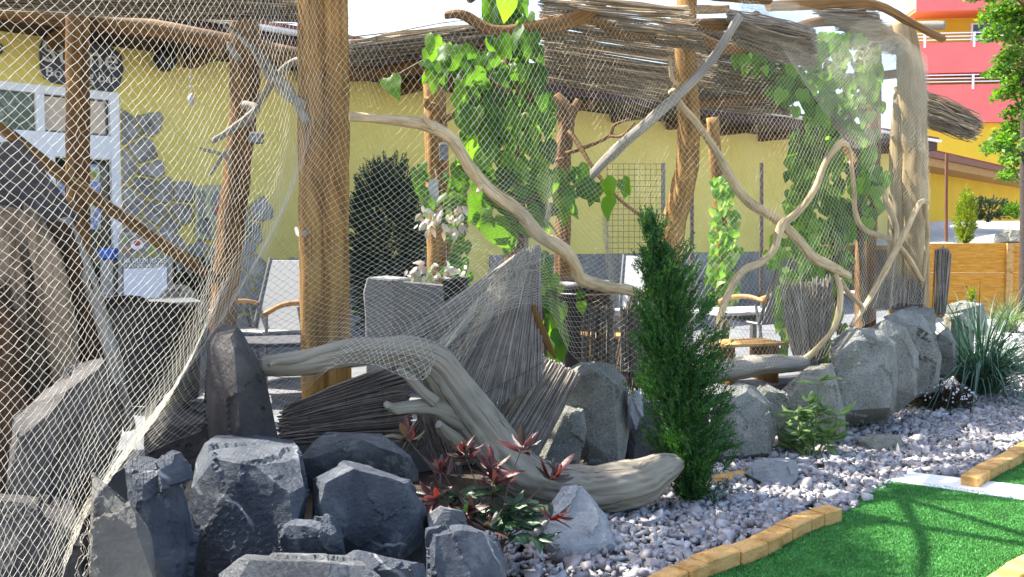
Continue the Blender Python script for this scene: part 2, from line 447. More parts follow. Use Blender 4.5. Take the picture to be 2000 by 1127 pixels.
# ------------------------------------------------------------------ ground, patio, turf
def sheet(name, pts, z, mat, thick=0.0, k='structure'):
    mb = MB(); pts = [Vector((p[0], p[1], z)) for p in pts]
    if thick: mb.prism([p - Vector((0, 0, thick)) for p in pts], (0, 0, thick))
    else: mb.add(pts, [tuple(range(len(pts)))])
    o = mb.build(name, mat)
    return kind(o, k)
sheet('ground', [(-400, -60), (400, -60), (400, 800), (-400, 800)], 0.0, MT['gravelbase'])
patio_poly = [(-9, 4.2), (-1.8, 4.7), (-0.2, 5.75), (0.9, 6.35), (1.9, 6.95), (2.7, 7.6), (3.7, 8.9), (5.3, 11.5), (7.5, 16), (7.5, 21), (-9, 8)]
sheet('patio', patio_poly, PATIO, MT['paver'], 0.28)
sheet('planting_bed', [(-4, 2.0), (-0.3, 2.35), (0.0, 3.4), (0.35, 4.5), (0.6, 5.7), (1.3, 6.2), (2.0, 6.6), (2.9, 7.5), (2.7, 7.9), (1.0, 6.6), (-0.4, 5.9), (-4, 4.6)], 0.012, MT['soil'])

tpx = [(1352, 1180), (1385, 1112), (1455, 1090), (1530, 1062), (1580, 1035), (1625, 1008), (1652, 995), (1735, 936), (2080, 985)]
turf1 = [G(x, y, 0.03).xy for x, y in tpx] + [Vector((4.4, 4.6)), Vector((4.4, 2.6)), Vector((0.75, 2.6))]
turf2 = [G(x, y, 0.03).xy for x, y in [(1915, 943), (1935, 922), (1975, 902), (2010, 882), (2090, 850), (2200, 900), (2200, 975)]]
for nm, tp in (('artificial_turf', turf1), ('artificial_turf', turf2)):
    o = sheet(nm, tp, 0.03, MT['turfbase'], 0.025)
TP = [[(p[0], p[1]) for p in turf1], [(p[0], p[1]) for p in turf2]]
C = []
xs = rng.uniform(0.7, 4.0, 560000); ys = rng.uniform(3.5, 6.6, 560000)
vis = (xs / ys < 0.61) & (ys > 3.6)
for x, y in zip(xs[vis], ys[vis]):
    if rng.random() < min(1.0, 4.2 / y) and (inside(TP[0], x, y) or inside(TP[1], x, y)): C.append((x, y, 0.03))
C = np.array(C); n = len(C)
D = np.stack([rng.normal(0, 0.45, n), rng.normal(0, 0.45, n), np.ones(n)], axis=1)
kind(np_obj('turf_pile', blades(C, D, rng.uniform(0.007, 0.015, n), 0.0038), MT['turf']), 'stuff')
sheet('white_line', [G(x, y, 0.036).xy for x, y in [(1732, 938), (1768, 921), (2120, 962), (2120, 994)]], 0.038, MT['white'], 0.034)

# the loose stones on the bed
MT['gravel'] = M_reed('crushed_marble', [(0.18, 0.17, 0.17), (0.36, 0.345, 0.345), (0.50, 0.48, 0.475), (0.33, 0.29, 0.28), (0.44, 0.43, 0.43), (0.25, 0.235, 0.25), (0.40, 0.36, 0.345), (0.54, 0.525, 0.525)], 0.8)
ico = bmesh.new(); bmesh.ops.create_cube(ico, size=1.5); bmesh.ops.triangulate(ico, faces=ico.faces)
IV = np.array([v.co[:] for v in ico.verts]); IF = np.array([[v.index for v in f.verts] for f in ico.faces]); ico.free()
gpoly_px = [(985, 1140), (1310, 1160), (1345, 1118), (1450, 1082), (1545, 1035), (1660, 1008), (1745, 948), (1775, 932), (1895, 938), (1935, 912), (2010, 876), (2060, 660), (1990, 630), (1930, 640), (1850, 720), (1770, 780), (1660, 840), (1560, 880), (1470, 900), (1400, 920), (1300, 960), (1190, 985), (1080, 985), (985, 1040)]
gpoly = [tuple(G(x, y, 0.0).xy) for x, y in gpoly_px]
gx0, gx1 = min(p[0] for p in gpoly), max(p[0] for p in gpoly); gy0, gy1 = min(p[1] for p in gpoly), max(p[1] for p in gpoly)
cand = []
for x, y in zip(rng.uniform(gx0, gx1, 150000), rng.uniform(gy0, gy1, 150000)):
    if y > 9.5 and rng.random() < 0.6: continue
    if inside(gpoly, x, y): cand.append((x, y))
    if len(cand) > 34000: break
cand = np.array(cand); ng = len(cand)
size = np.clip(np.exp(rng.normal(math.log(0.017), 0.33, ng)), 0.007, 0.036)
Vg = IV[None] * size[:, None, None] * rng.uniform(0.5, 1.35, (ng, 1, 3)) * np.array([1.15, 1.15, 0.62]) * (1 + rng.normal(0, 0.20, (ng, 8, 1))) + rng.normal(0, 0.26, (ng, 8, 3)) * size[:, None, None]
ax = rng.normal(size=(ng, 3)) * np.array([0.35, 0.35, 1.0]); ax /= np.linalg.norm(ax, axis=1)[:, None]; an = rng.uniform(0, 6.28, ng)
Kc, Ks = np.cos(an)[:, None, None], np.sin(an)[:, None, None]
Vg = Vg * Kc + np.cross(ax[:, None, :], Vg) * Ks + ax[:, None, :] * (np.sum(ax[:, None, :] * Vg, axis=2, keepdims=True)) * (1 - Kc)
gz = np.array([0.010 + 0.03 * (noise.noise(Vector((x * 1.3, y * 1.3, 0))) + 0.4) for x, y in cand]) + rng.uniform(0, 0.022, ng)
Vg += np.stack([cand[:, 0], cand[:, 1], gz], axis=1)[:, None, :]
Fg = (np.arange(ng)[:, None, None] * 8 + IF[None]).reshape(-1, 3)
Ug = np.repeat(np.stack([rng.random(ng), np.zeros(ng)], axis=1), 8, axis=0)
kind(link('gravel', np_mesh('gravel', Vg.reshape(-1, 3), Fg, Ug), MT['gravel']), 'stuff')

# wooden block edging
def edging(px, label, nblk, h=0.10, w=0.10):
    pth = catmull([G(x, y, h) for x, y in px], 8)
    e = thing('turf_edging', label, 'edging', (pth[0][0], pth[0][1], 0.0))
    seg = np.linalg.norm(np.diff(pth, axis=0), axis=1); cum = np.concatenate([[0], np.cumsum(seg)])
    def at(s): return np.array([np.interp(s, cum, pth[:, k]) for k in range(3)])
    s = 0.0; L = cum[-1]; i = 0
    while s < L - 0.02:
        l = min(random.choice([0.13, 0.2, 0.24, 0.27]), L - s)
        a, b2 = at(s), at(s + l); t = Vector(b2 - a); t.z = 0; ln = t.length; t.normalize(); nrm = Vector((-t.y, t.x, 0))
        sg = random.uniform(-0.008, 0.008); hh = h + random.uniform(-0.008, 0.006)
        q = [Vector(a) + nrm * (w / 2 + sg) + t * 0.003, Vector(a) - nrm * (w / 2 - sg) + t * 0.003, Vector(b2) - nrm * (w / 2 - sg) - t * 0.003, Vector(b2) + nrm * (w / 2 + sg) - t * 0.003]
        MB().prism([Vector((v.x, v.y, 0.0)) for v in q], (0, 0, hh)).build('wood_block', MT['block'], e, bevel=0.006)
        s += l; i += 1
    return e
edging([(1270, 1140), (1345, 1100), (1400, 1080), (1460, 1060), (1512, 1037), (1555, 1014), (1600, 996), (1628, 989)], 'curved row of sawn pine blocks between pale gravel and the turf with the white line', 8)
edging([(1893, 930), (1912, 918), (1935, 905), (1965, 890), (2005, 868), (2060, 842), (2120, 815)], 'curved row of pine blocks beyond the white line', 8)
edging([(1925, 1150), (1965, 1118), (2010, 1092), (2080, 1060)], 'short row of pine blocks at the corner of the turf opposite the gravel', 3)

# ------------------------------------------------------------------ the yellow house
house = thing('yellow_house', 'yellow rendered house with grey stone facing, brown eaves and white door', 'building', WT(0, PATIO))
WZ0, WZ1 = PATIO, 3.72
t0, t1 = -6.0, 19.0
def wall_box(ta, tb, za, zb, oa, ob, name, mat, parent, bevel=0.0):
    mb = MB(); mb.prism([WT(ta, za, oa), WT(tb, za, oa), WT(tb, zb, oa), WT(ta, zb, oa)], WN * (ob - oa))
    return mb.build(name, mat, parent, bevel=bevel)
def tz(x, y):
    p = W(x, y); return (p - W0).dot(WD), p.z
# door opening from the photograph
dt0 = tz(-120, 200)[0]; dt1 = tz(232, 200)[0]; dz1 = tz(232, 182)[1]
wall_box(t0, dt0, WZ0, WZ1, -0.25, 0, 'wall', MT['yellow'], house)
wall_box(dt0, dt1, dz1, WZ1, -0.25, 0, 'wall', MT['yellow'], house)
wall_box(dt1, t1, WZ0, WZ1, -0.25, 0, 'wall', MT['yellow'], house)
wall_box(t0, t1, WZ1, WZ1 + 0.05, -0.25, 0.95, 'soffit', MT['soffit'], house)
wall_box(t0, t1, WZ1 + 0.002, WZ1 + 0.24, 0.952, 1.0, 'fascia', MT['soffit'], house)
k0 = t0
for i in range(16):                                              # rafters under the eave
    wall_box(t0 + 0.8 + i * 1.5, t0 + 0.92 + i * 1.5, WZ1 - 0.14, WZ1 - 0.002, 0.01, 0.93, 'rafter', MT['brownwood'], house)
gt = MB()
gpts = []
for k in range(7):
    a = math.pi + math.pi * k / 6
    gpts.append((0.06 * math.cos(a), 0.06 * math.sin(a)))
gt.add([WT(t, WZ1 + 0.25 + q[1], 1.06 + q[0]) for t in (t0, t1) for q in gpts], [(k, k + 1, 8 + k, 7 + k) for k in range(6)])
gt.build('gutter', MT['white'], house)
rf = MB(); rf.prism([WT(t0, WZ1 + 0.25, 1.04), WT(t1, WZ1 + 0.25, 1.04), WT(t1, WZ1 + 0.72, -5.0), WT(t0, WZ1 + 0.72, -5.0)], (0, 0, 0.07))
rf.build('roof', MT['roofmaroon'], house)
# grey dado: facing stones at the left, plain further along
wall_box(tz(955, 520)[0], 18.99, WZ0, 1.27, 0.002, 0.05, 'dado', MT['dado'], house)
region = [(240, 182), (262, 190), (300, 232), (303, 270), (288, 300), (300, 330), (345, 345), (375, 365), (440, 362), (480, 372), (515, 405), (512, 440), (502, 490), (530, 498), (590, 505), (720, 505), (860, 505), (900, 505), (900, 720), (240, 720)]
sr = random.Random(11)
def to_px(p):
    r0 = Vector(p) - CAM; k = r0.dot(FWD)
    return 1000 + FPX * r0.x / k, 563.5 - FPX * r0.dot(UPV) / k
def clip(poly, px, py, nx, ny):          # keep the side of the line through (px, py) facing against (nx, ny)
    out = []
    for i in range(len(poly)):
        a_, b_ = poly[i], poly[(i + 1) % len(poly)]
        da = (a_[0] - px) * nx + (a_[1] - py) * ny; db_ = (b_[0] - px) * nx + (b_[1] - py) * ny
        if da <= 0: out.append(a_)
        if (da < 0 < db_) or (db_ < 0 < da): f = da / (da - db_); out.append((a_[0] + (b_[0] - a_[0]) * f, a_[1] + (b_[1] - a_[1]) * f))
    return out
sites = []
for r_ in range(13):
    for c_ in range(26):
        sites.append((dt1 + 0.10 + (c_ + (0.5 if r_ % 2 else 0)) * 0.27 + sr.uniform(-.085, .085), WZ0 + 0.1 + r_ * 0.245 + sr.uniform(-.075, .075)))
cnt = 0
for (tc, zc) in sites:
    px_, py_ = to_px(WT(tc, zc))
    if not inside(region, px_, py_) or (373 < px_ < 446 and 358 < py_ < 476) or zc < WZ0 or tc > 5.1: continue
    poly = [(tc - .3, zc - .3), (tc + .3, zc - .3), (tc + .3, zc + .3), (tc - .3, zc + .3)]
    for (u, w) in sites:
        if (u, w) != (tc, zc) and abs(u - tc) < .7 and abs(w - zc) < .7:
            dx, dz = u - tc, w - zc; L_ = math.hypot(dx, dz); poly = clip(poly, tc + dx / 2 - dx / L_ * 0.012, zc + dz / 2 - dz / L_ * 0.012, dx / L_, dz / L_)
    poly = clip(poly, dt1 + 0.02, zc, -1, 0)
    if len(poly) < 3: continue
    MB().prism([WT(p[0], p[1], 0.003) for p in poly], WN * sr.uniform(0.02, 0.04)).build('facing_stone', MT['mural'], house, bevel=0.010); cnt += 1
# door
door = link('door', None, None, house)
def dquad(name, x0, y0, x1, y1, oa, ob, mat, par=None, slope=None):
    a = tz(x0, y0); b2 = tz(x1, y1)
    return wall_box(a[0], b2[0], b2[1], a[1], oa, ob, name, mat, par or door)
fz = dz1; db = PATIO
def tt(x): return tz(x, 400)[0]
z_tr0 = tz(150, 262)[1]; z_tr1 = dz1 - 0.08
wall_box(dt1 - 0.10, dt1, db, dz1, -0.10, 0.015, 'frame', MT['white'], door)
wall_box(dt0, dt1 - 0.101, dz1 - 0.09, dz1, -0.10, 0.012, 'frame', MT['white'], door)
wall_box(dt0, dt1 - 0.101, z_tr0 - 0.26, z_tr0, -0.10, 0.012, 'frame', MT['white'], door)
wall_box(tt(75), tt(92), z_tr0 + 0.002, dz1 - 0.092, -0.10, 0.010, 'frame', MT['white'], door)
wall_box(tt(75), tt(110), db, z_tr0 - 0.262, -0.10, 0.010, 'frame', MT['white'], door)
wall_box(dt0, dt1 - 0.101, db, db + 0.25, -0.09, 0.008, 'frame', MT['white'], door)
wall_box(dt0, tt(75) - 0.002, z_tr0 + 0.002, dz1 - 0.092, -0.08, -0.06, 'pane', MT['foliagereflect'], door)
wall_box(tt(92) + 0.002, dt1 - 0.103, z_tr0 + 0.002, dz1 - 0.092, -0.08, -0.06, 'pane', MT['glass'], door)
wall_box(tt(94), tt(212), z_tr0 + 0.03, dz1 - 0.11, -0.058, -0.052, 'blind', MT['blind'], door)
wall_box(dt0, tt(75) - 0.002, db + 0.252, z_tr0 - 0.264, -0.08, -0.06, 'pane', MT['glass'], door)
wall_box(tt(110) + 0.002, dt1 - 0.103, db + 0.252, z_tr0 - 0.264, -0.08, -0.06, 'pane', MT['glass'], door)
MT['poster'] = M_noise('printed_poster', [(0.55, 0.05, 0.04), (0.7, 0.68, 0.62), (0.12, 0.2, 0.45), (0.72, 0.66, 0.5), (0.1, 0.3, 0.06), (0.66, 0.3, 0.08)], 6, 0.5, 30, 0.0, dist=0.3)
for (x0, y0, x1, y1) in ((113, 350, 131, 425), (176, 320, 198, 375), (176, 388, 200, 448)):
    a = tz(x0, y0); b2 = tz(x1, y1)
    wall_box(a[0], b2[0], b2[1], a[1], -0.058, -0.055, 'poster', MT['poster'], door)

# sign on the wall
sg = [(76, 92), (84, 73), (100, 68), (215, 92), (236, 108), (240, 140), (232, 170), (218, 180), (100, 162), (84, 152), (77, 130)]
signp = [W(x, y, 0.012) for x, y in sg]
sign = thing('wall_sign', 'dark grey rounded board with pale Stone lettering under the eave of yellow house', 'sign', W(158, 178, 0.012))
MB().prism(signp, WN * 0.035).build('board', MT['slate'], sign, bevel=0.006)
MT['signwhite'] = M_plain('pale_letter', (0.56, 0.56, 0.50), 0.5, var=0.2, scale=30)
upw = (W(158, 100) - W(158, 130)).normalized()
lettering('Stone', W(158, 110, 0.05), WD, (0, 0, 1), 0.34, MT['signwhite'], sign, width=(W(232, 115) - W(86, 100)).length, extrude=0.008)
lettering('Bowling bar', W(160, 148, 0.05), WD, (0, 0, 1), 0.15, MT['signwhite'], sign, width=(W(228, 155) - W(90, 140)).length, extrude=0.008)
# second dark sign fragment at the edge of the frame
s2 = thing('wall_sign', 'small dark board on yellow wall left of the Stone sign', 'sign', W(-20, 108, 0.01))
MB().prism([W(x, y, 0.012) for x, y in [(-60, 80), (2, 86), (5, 92), (4, 104), (-2, 108), (-60, 100)]], WN * 0.03).build('board', MT['slate'], s2)
# round black speaker under the eave
spk = thing('outdoor_speaker', 'round black loudspeaker hung under the brown eave', 'speaker', W(322, 118, 0.2))
cc = W(322, 118, 0.22)
sp = MB(); prof = [(0.0, 0.10), (0.06, 0.125), (0.12, 0.13), (0.19, 0.11), (0.2, 0.02)]
for k in range(len(prof) - 1):
    r0, r1 = prof[k], prof[k + 1]
    ring = lambda o_, r_: [cc + WN * (o_ - 0.1) + WD * (r_ * math.cos(a)) + Vector((0, 0, r_ * math.sin(a))) for a in np.linspace(0, 6.2832, 16, endpoint=False)]
    A, B2 = ring(*r0), ring(*r1)
    sp.add(A + B2, [(i, (i + 1) % 16, 16 + (i + 1) % 16, 16 + i) for i in range(16)])
sp.build('housing', MT['black'], spk, smooth=True)
MB().box(cc + Vector((0, 0, 0.15)) , (0.05, 0.05, 0.12)).build('bracket', MT['black'], spk)
MB().tube([cc + Vector((0, 0, 0.2)), cc + Vector((0, 0, 0.2)) + Vector((0, 0, 3.72 - cc.z - 0.2))], 0.012, 6, 2).build('bracket', MT['black'], spk)
# framed board with stone pattern on the wall
fb = thing('framed_board', 'pale framed board of grey stones with small red mark on stone facing', 'board', W(410, 470, 0.03))
MB().prism([W(x, y, 0.034) for x, y in [(380, 364), (441, 360), (441, 469), (381, 466)]], WN * 0.02).build('panel', M_plain('pale_green_panel', (0.40, 0.42, 0.26), 0.8), fb)
for (xx, yy, rx, ry) in [(393, 380, 8, 9), (424, 388, 14, 16), (392, 398, 8, 9), (394, 415, 7, 8), (424, 412, 13, 9), (400, 440, 14, 18), (428, 440, 10, 14), (410, 460, 8, 5)]:
    nv = 6; poly = [W(xx + rx * math.cos(6.283 * q / nv + .3), yy + ry * math.sin(6.283 * q / nv + .3), 0.055) for q in range(nv)]
    MB().prism(poly, WN * 0.012).build('stone', MT['mural'], fb, bevel=0.003)
MB().prism([W(x, y, 0.068) for x, y in [(423, 405), (427, 405), (429, 424), (424, 422)]], WN * 0.003).build('red_mark', M_plain('red_paint', (0.5, 0.03, 0.03)), fb)
# hanging bird ornament
hb = thing('hanging_ornament', 'small white bird ornament hanging on a thread before the yellow wall', 'ornament', P(373, 205, 6.5))
ob = MB(); ob.tube([P(374, 208, 6.5), P(373, 198, 6.5), P(374, 188, 6.5), P(376, 182, 6.5)], [0.006, 0.026, 0.018, 0.004], 8, 4)
ob.build('bird', MT['offwhite'], hb, smooth=True)
MB().tube([P(374, 183, 6.5), P(372, 140, 6.5), P(372, -10, 6.5)], 0.0012, 4, 2).build('thread', MT['offwhite'], hb)
for k, (x, y) in enumerate([(372, 150), (372, 168)]): MB().tube([P(x - 3, y + 4, 6.5), P(x, y, 6.5), P(x + 4, y + 3, 6.5)], [0.002, 0.007, 0.002], 6, 3).build('feather', MT['offwhite'], hb)

# ------------------------------------------------------------------ far right: fence, bank, annex, pink house, tree
DF = 17.0
fz0 = 0.0
fence = thing('plank_fence', 'yellow pine fence of wide horizontal planks behind the boulders', 'fence', (8.2, DF, 0))
fx0, fx1 = 7.9, 14.0; ztop = P(1900, 475, DF).z
ph = (ztop - 0.02) / 5
for i in range(5):
    for (xa, xb) in ((fx0, 9.66), (9.72, 14.0)):
        MB().box(((xa + xb) / 2, DF + random.uniform(-.006, .006), 0.02 + ph * (i + 0.5)), (xb - xa, 0.04, ph - 0.003)).build('plank', MT['pine'], fence, bevel=0.004)
MB().box((9.69, DF - 0.05, ztop / 2), (0.13, 0.05, ztop)).build('post', MT['block'], fence)
MB().box((fx0 - 0.04, DF, ztop / 2), (0.08, 0.08, ztop)).build('post', MT['block'], fence)

# bank of pale gravel behind the fence
bank = MB(); N = 26; bv = []; bf = []
for i in range(N):
    for j in range(12):
        x = 7.4 + 12 * i / (N - 1); y = DF + 0.15 + 7.0 * j / 11
        zz = 1.42 + 0.62 * min(1, max(0, (x - 8.4) / 3.0)) * (j / 11) + 0.07 * noise.noise(Vector((x, y, 1)) * 1.1)
        bv.append((x, y, zz))
for i in range(N - 1):
    for j in range(11): bf.append((i * 12 + j, (i + 1) * 12 + j, (i + 1) * 12 + j + 1, i * 12 + j + 1))
bank.add(bv, bf)
MT['whitegravel'] = M_noise('white_gravel', [(0.42, 0.42, 0.41), (0.68, 0.67, 0.65)], 14, 0.9, 30, 1.0, 0.05, fine=0.25)
kind(bank.build('gravel_bank', MT['whitegravel']), 'structure')

def annex():
    a = thing('annex_house', 'long low amber house with red tiled roof behind the gravel bank', 'building', (11, 24, 1.4))
    A = Vector((9.9, 23.2, 0)); B = Vector((20.5, 34.5, 0)); d = (B - A).normalized(); n = Vector((d.y, -d.x, 0)); n = n if n.y < 0 else -n
    L = (B - A).length + 6; A = A - d * 3
    def bx(t_a, t_b, z_a, z_b, o_a, o_b, nm, mt):
        MB().prism([A + d * t_a + n * o_a + Vector((0, 0, z_a)), A + d * t_b + n * o_a + Vector((0, 0, z_a)), A + d * t_b + n * o_a + Vector((0, 0, z_b)), A + d * t_a + n * o_a + Vector((0, 0, z_b))], n * (o_b - o_a)).build(nm, mt, a)
    bx(0, L, 1.0, 4.0, -1.25, -1.0, 'wall', MT['yellow2'])
    bx(0, L, 1.0, 2.1, -0.998, -0.95, 'plinth', M_plain('brown_plinth', (0.11, 0.05, 0.045), 0.8))
    bx(0, L, 3.72, 3.98, -0.998, -0.1, 'soffit', M_plain('amber_soffit', (0.36, 0.2, 0.06), 0.7))
    bx(0, L, 3.96, 4.14, -0.098, 0.02, 'gutter', M_plain('brown_gutter', (0.16, 0.06, 0.04), 0.5))
    # tiles in courses
    for c in range(9):
        q0 = -0.0 - c * 0.32; z0 = 4.15 + c * 0.075
        MB().prism([A + n * q0 + Vector((0, 0, z0)), A + d * L + n * q0 + Vector((0, 0, z0)), A + d * L + n * (q0 - 0.34) + Vector((0, 0, z0 + 0.04)), A + n * (q0 - 0.34) + Vector((0, 0, z0 + 0.04))], (0, 0, 0.045)).build('tile_course', MT['roofred'], a)
    bx(0, L, 3.98, 4.10, -2.6, -1.24, 'ceiling', MT['soffit'])
annex()
def pole(x, y0, y1, d, r, label):
    o = MB().tube([P(x, y1, d), P(x, (y0 + y1) / 2, d), P(x + 1, y0, d)], r, 8, 2).build('fence_post', M_plain('rusty_steel', (0.16, 0.07, 0.035), 0.8))
    return tag(o, label, 'post')
pole(1848, 300, 474, 18.0, 0.035, 'rusty round steel post standing on the gravel bank beside the yellow cypress')
pole(1996, 385, 474, 19.0, 0.03, 'short rusty steel post on the gravel bank under the leafy tree')

def pinkhouse():
    D0 = 45.0
    h = thing('pink_apartment_house', 'amber apartment house with stacked pink balconies and white railings', 'building', (P(1900, 470, D0).x, D0, 0))
    A = P(1790, 470, D0); A.z = 0; d = Vector((1, -0.10, 0)).normalized(); n = Vector((d.y, -d.x, 0))
    def zz(x, y): return P(x, y, D0).z
    def bx(t_a, t_b, z_a, z_b, o_a, o_b, nm, mt, par=None):
        return MB().prism([A + d * t_a + n * o_a + Vector((0, 0, z_a)), A + d * t_b + n * o_a + Vector((0, 0, z_a)), A + d * t_b + n * o_a + Vector((0, 0, z_b)), A + d * t_a + n * o_a + Vector((0, 0, z_b))], n * (o_b - o_a)).build(nm, mt, par or h)
    q = [A + d * 0.15 - n * 1.6, A + d * 30 - n * 1.6, A + d * 30 - n * 9, A + d * 5.2 - n * 9]
    MB().prism([Vector((v.x, v.y, 0)) for v in q], (0, 0, zz(1800, -160))).build('wall', MT['yellow2'], h)
    lv = [(zz(1800, -60), zz(1800, 22)), (zz(1800, 84), zz(1800, 143)), (zz(1800, 166), zz(1800, 240))]
    for i, (zt, zb) in enumerate(lv):
        b0 = bx(-0.3, 30, zb, zt, -0.12, 0, 'balcony', MT['pink'])
        bx(-0.28, 30, zb + 0.004, zb + 0.16, -1.6, -0.122, 'balcony_floor', MT['orange'], b0)
        bx(-0.3, -0.18, zb + 0.17, zt, -1.6, -0.122, 'balcony_side', MT['pink'], b0)
        for k in range(3): bx(-0.3, 30, zt + 0.12 + 0.17 * k, zt + 0.17 + 0.17 * k, -0.09, -0.03, 'rail', MT['white'], b0)
        for k in range(12): bx(0.1 + 2.4 * k, 0.2 + 2.4 * k, zt - 0.25, zt + 0.5, 0.003, 0.06, 'rail_post', MT['white'], b0)
    bx(0.16, 30, 0, lv[2][1] - 0.01, -1.598, -0.3, 'ground_storey', MT['yellow2'])
    for k, x in enumerate((3.0, 6.2)):
        w = bx(x, x + 1.1, zz(1800, 74), zz(1800, 34), -1.59, -1.5, 'window', MT['white'])
        bx(x + 0.1, x + 1.0, zz(1800, 72), zz(1800, 37), -1.498, -1.48, 'pane', MT['glass'], w)
    bx(0.15, 30, zz(1800, -160), zz(1800, -160) + 0.3, -3.5, 0.5, 'roof', MT['roofred'])
pinkhouse()

# ------------------------------------------------------------------ pergola: posts, beams, reed roofs
MT['postwood'] = M_wood('peeled_pine_trunk', [lin('#523a1f'), lin('#85612f'), lin('#9d783f'), lin('#ae8c52')], 6, 0.9, 0.8, 0.5, 0.55)
MT['oldpost'] = M_wood('weathered_brown_trunk', [lin('#4a3420'), lin('#7a5a36'), lin('#957448')], 7, 1.1, 0.85, 0.6, 0.5)
MT['drift'] = M_wood('driftwood', [lin('#8a7353'), lin('#b29a74'), lin('#cab48f'), lin('#b9a47e')], 5, 3.0, 0.8, 0.8, 0.6, cpos=0.345)
MT['driftgrey'] = M_wood('grey_driftwood', [lin('#6a645a'), lin('#8f887c'), lin('#a59f93')], 16, 1.2, 0.85, 0.9, 0.7, scale=1.6)
MT['log'] = M_wood('bleached_log', [lin('#777064'), lin('#857e71'), lin('#908979'), lin('#898274')], 10, 0.5, 0.9, 0.8, 1.0, scale=1.5, cpos=0.365)
MT['palepost'] = M_wood('pale_peeled_post', [lin('#7d6a4c'), lin('#a08a66'), lin('#b8a582')], 6, 0.9, 0.8, 0.5, 0.5)
MT['reedgrey'] = M_reed('grey_reed', [lin('#6f6963'), lin('#968e84'), lin('#867a6a'), lin('#aaa296'), lin('#7b7672'), lin('#988b76')])
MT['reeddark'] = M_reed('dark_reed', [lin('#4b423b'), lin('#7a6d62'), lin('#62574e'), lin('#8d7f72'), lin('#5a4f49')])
MT['reedbrown'] = M_reed('brown_roof_reed', [lin('#8b7c66'), lin('#b9ac95'), lin('#a5977f'), lin('#cbc0ab'), lin('#7d7160'), lin('#b3a289')], trans=0.5)
MT['wire'] = M_plain('binding_wire', (0.03, 0.028, 0.025), 0.6)

def limb(name, label, cat, path, d0, d1, mat, side=10, rough=0.12, res=5, group=None, arms=(), partname='trunk'):
    """a bent post or branch from the photograph's outline; arms are side branches, parts of the same thing"""
    pts, rad = px_tube(path, d0, d1)
    if not arms:
        cr = 0.07 if name in ('driftwood_branch', 'diagonal_pole', 'low_log') else 0.05
        o = MB().tube(pts, rad, 30, res + 3, rough, seed=random.random() * 9, cracks=cr).build(name, mat, smooth=True)
        return tag(o, label, cat, group)
    lo = min(pts, key=lambda p: p.z)
    t = thing(name, label, cat, lo, group)
    MB().tube(pts, rad, 30, res + 3, rough, seed=random.random() * 9, cracks=0.06).build(partname, mat, t, smooth=True)
    for a in arms:
        ap, ar = px_tube(a[0], a[1], a[2]); am = a[3] if len(a) > 3 else mat
        MB().tube(ap, ar, 8, 4, rough).build('side_branch', am, t, smooth=True)
    return t
def to_z(x, y, d, z):      # the pixel column x at distance d, down at height z
    p = P(x, y, d); r = EYE - z
    return 563.5 + FPX * ((r / d) - math.tan(PITCH)) / (1 + (r / d) * math.tan(PITCH))
def foot(x, d, z=PATIO): return to_z(x, 700, d, z)

# posts
limb('pergola_post', 'square-cut dark brown stained post before the white door', 'post', [(152, foot(152, 6.2) , 22), (153, 600, 22), (152, 300, 22), (152, 100, 22), (150, -40, 22)], 6.2, 6.2, MT['brownwood'], 8, 0.04)
limb('pergola_post', 'leaning brown trunk post with forked dead branches beside the framed board', 'post', [(425, foot(425, 6.4), 27), (440, 560, 26), (462, 350, 27), (478, 200, 27), (480, 90, 30), (478, 40, 28)], 6.4, 6.4, MT['brownwood'], 10, 0.10,
     arms=[([(478, 205, 9), (500, 215, 8), (450, 255, 7), (413, 277, 5)], 6.2, 6.0, MT['driftgrey']), ([(478, 245, 7), (540, 150, 7), (575, 120, 7), (600, 118, 6)], 6.3, 6.0, MT['driftgrey']),
           ([(450, 330, 4), (440, 305, 4), (390, 290, 3)], 6.2, 6.1, MT['driftgrey']), ([(450, 290, 4), (435, 305, 4), (410, 340, 4)], 6.2, 6.1, MT['driftgrey']), ([(470, 120, 8), (450, 95, 6), (447, 82, 4)], 6.3, 6.3, MT['driftgrey'])])
big = thing('pergola_post', 'thick twin-trunk pine post with a dark seam behind the net', 'post', P(635, foot(635, 5.6, 0.0), 5.6))
for k, (xo, wv) in enumerate(((612, 27), (655, 26))):
    pts, rad = px_tube([(xo + 12, foot(640, 5.6, 0.0), wv + 1), (xo + 4, 700, wv + 1), (xo - 1, 420, wv), (xo, 200, wv + 1), (xo - 2, 60, wv), (xo - 2, -60, wv - 1)], 5.6 + 0.02 * k, 5.6 + 0.02 * k)
    MB().tube(pts, rad, 40, 10, 0.06, seed=4 + k, cracks=0.05).build('trunk', MT['postwood'], big, smooth=True)
for path in ([(592, 205, 10), (555, 180, 9), (520, 120, 8), (470, 70, 7)], [(600, 240, 9), (560, 165, 8), (525, 150, 7), (490, 90, 7), (440, 50, 6)], [(596, 455, 6), (585, 460, 5), (578, 445, 4)]):
    pts, rad = px_tube(path, 5.5, 5.9); MB().tube(pts, rad, 8, 4, 0.12).build('side_branch', MT['driftgrey'], big, smooth=True)
limb('pergola_post', 'slim pine post carrying the variegated climber above the stone trough', 'post', [(858, foot(858, 8.3), 23), (857, 540, 23), (856, 420, 23), (852, 280, 23), (850, 190, 22), (850, 100, 22)], 8.3, 8.3, MT['postwood'], 10, 0.06,
     arms=[([(850, 210, 10), (835, 205, 8), (833, 190, 5)], 8.2, 8.1), ([(865, 235, 8), (885, 225, 6), (898, 212, 4)], 8.2, 8.1, MT['oldpost'])])
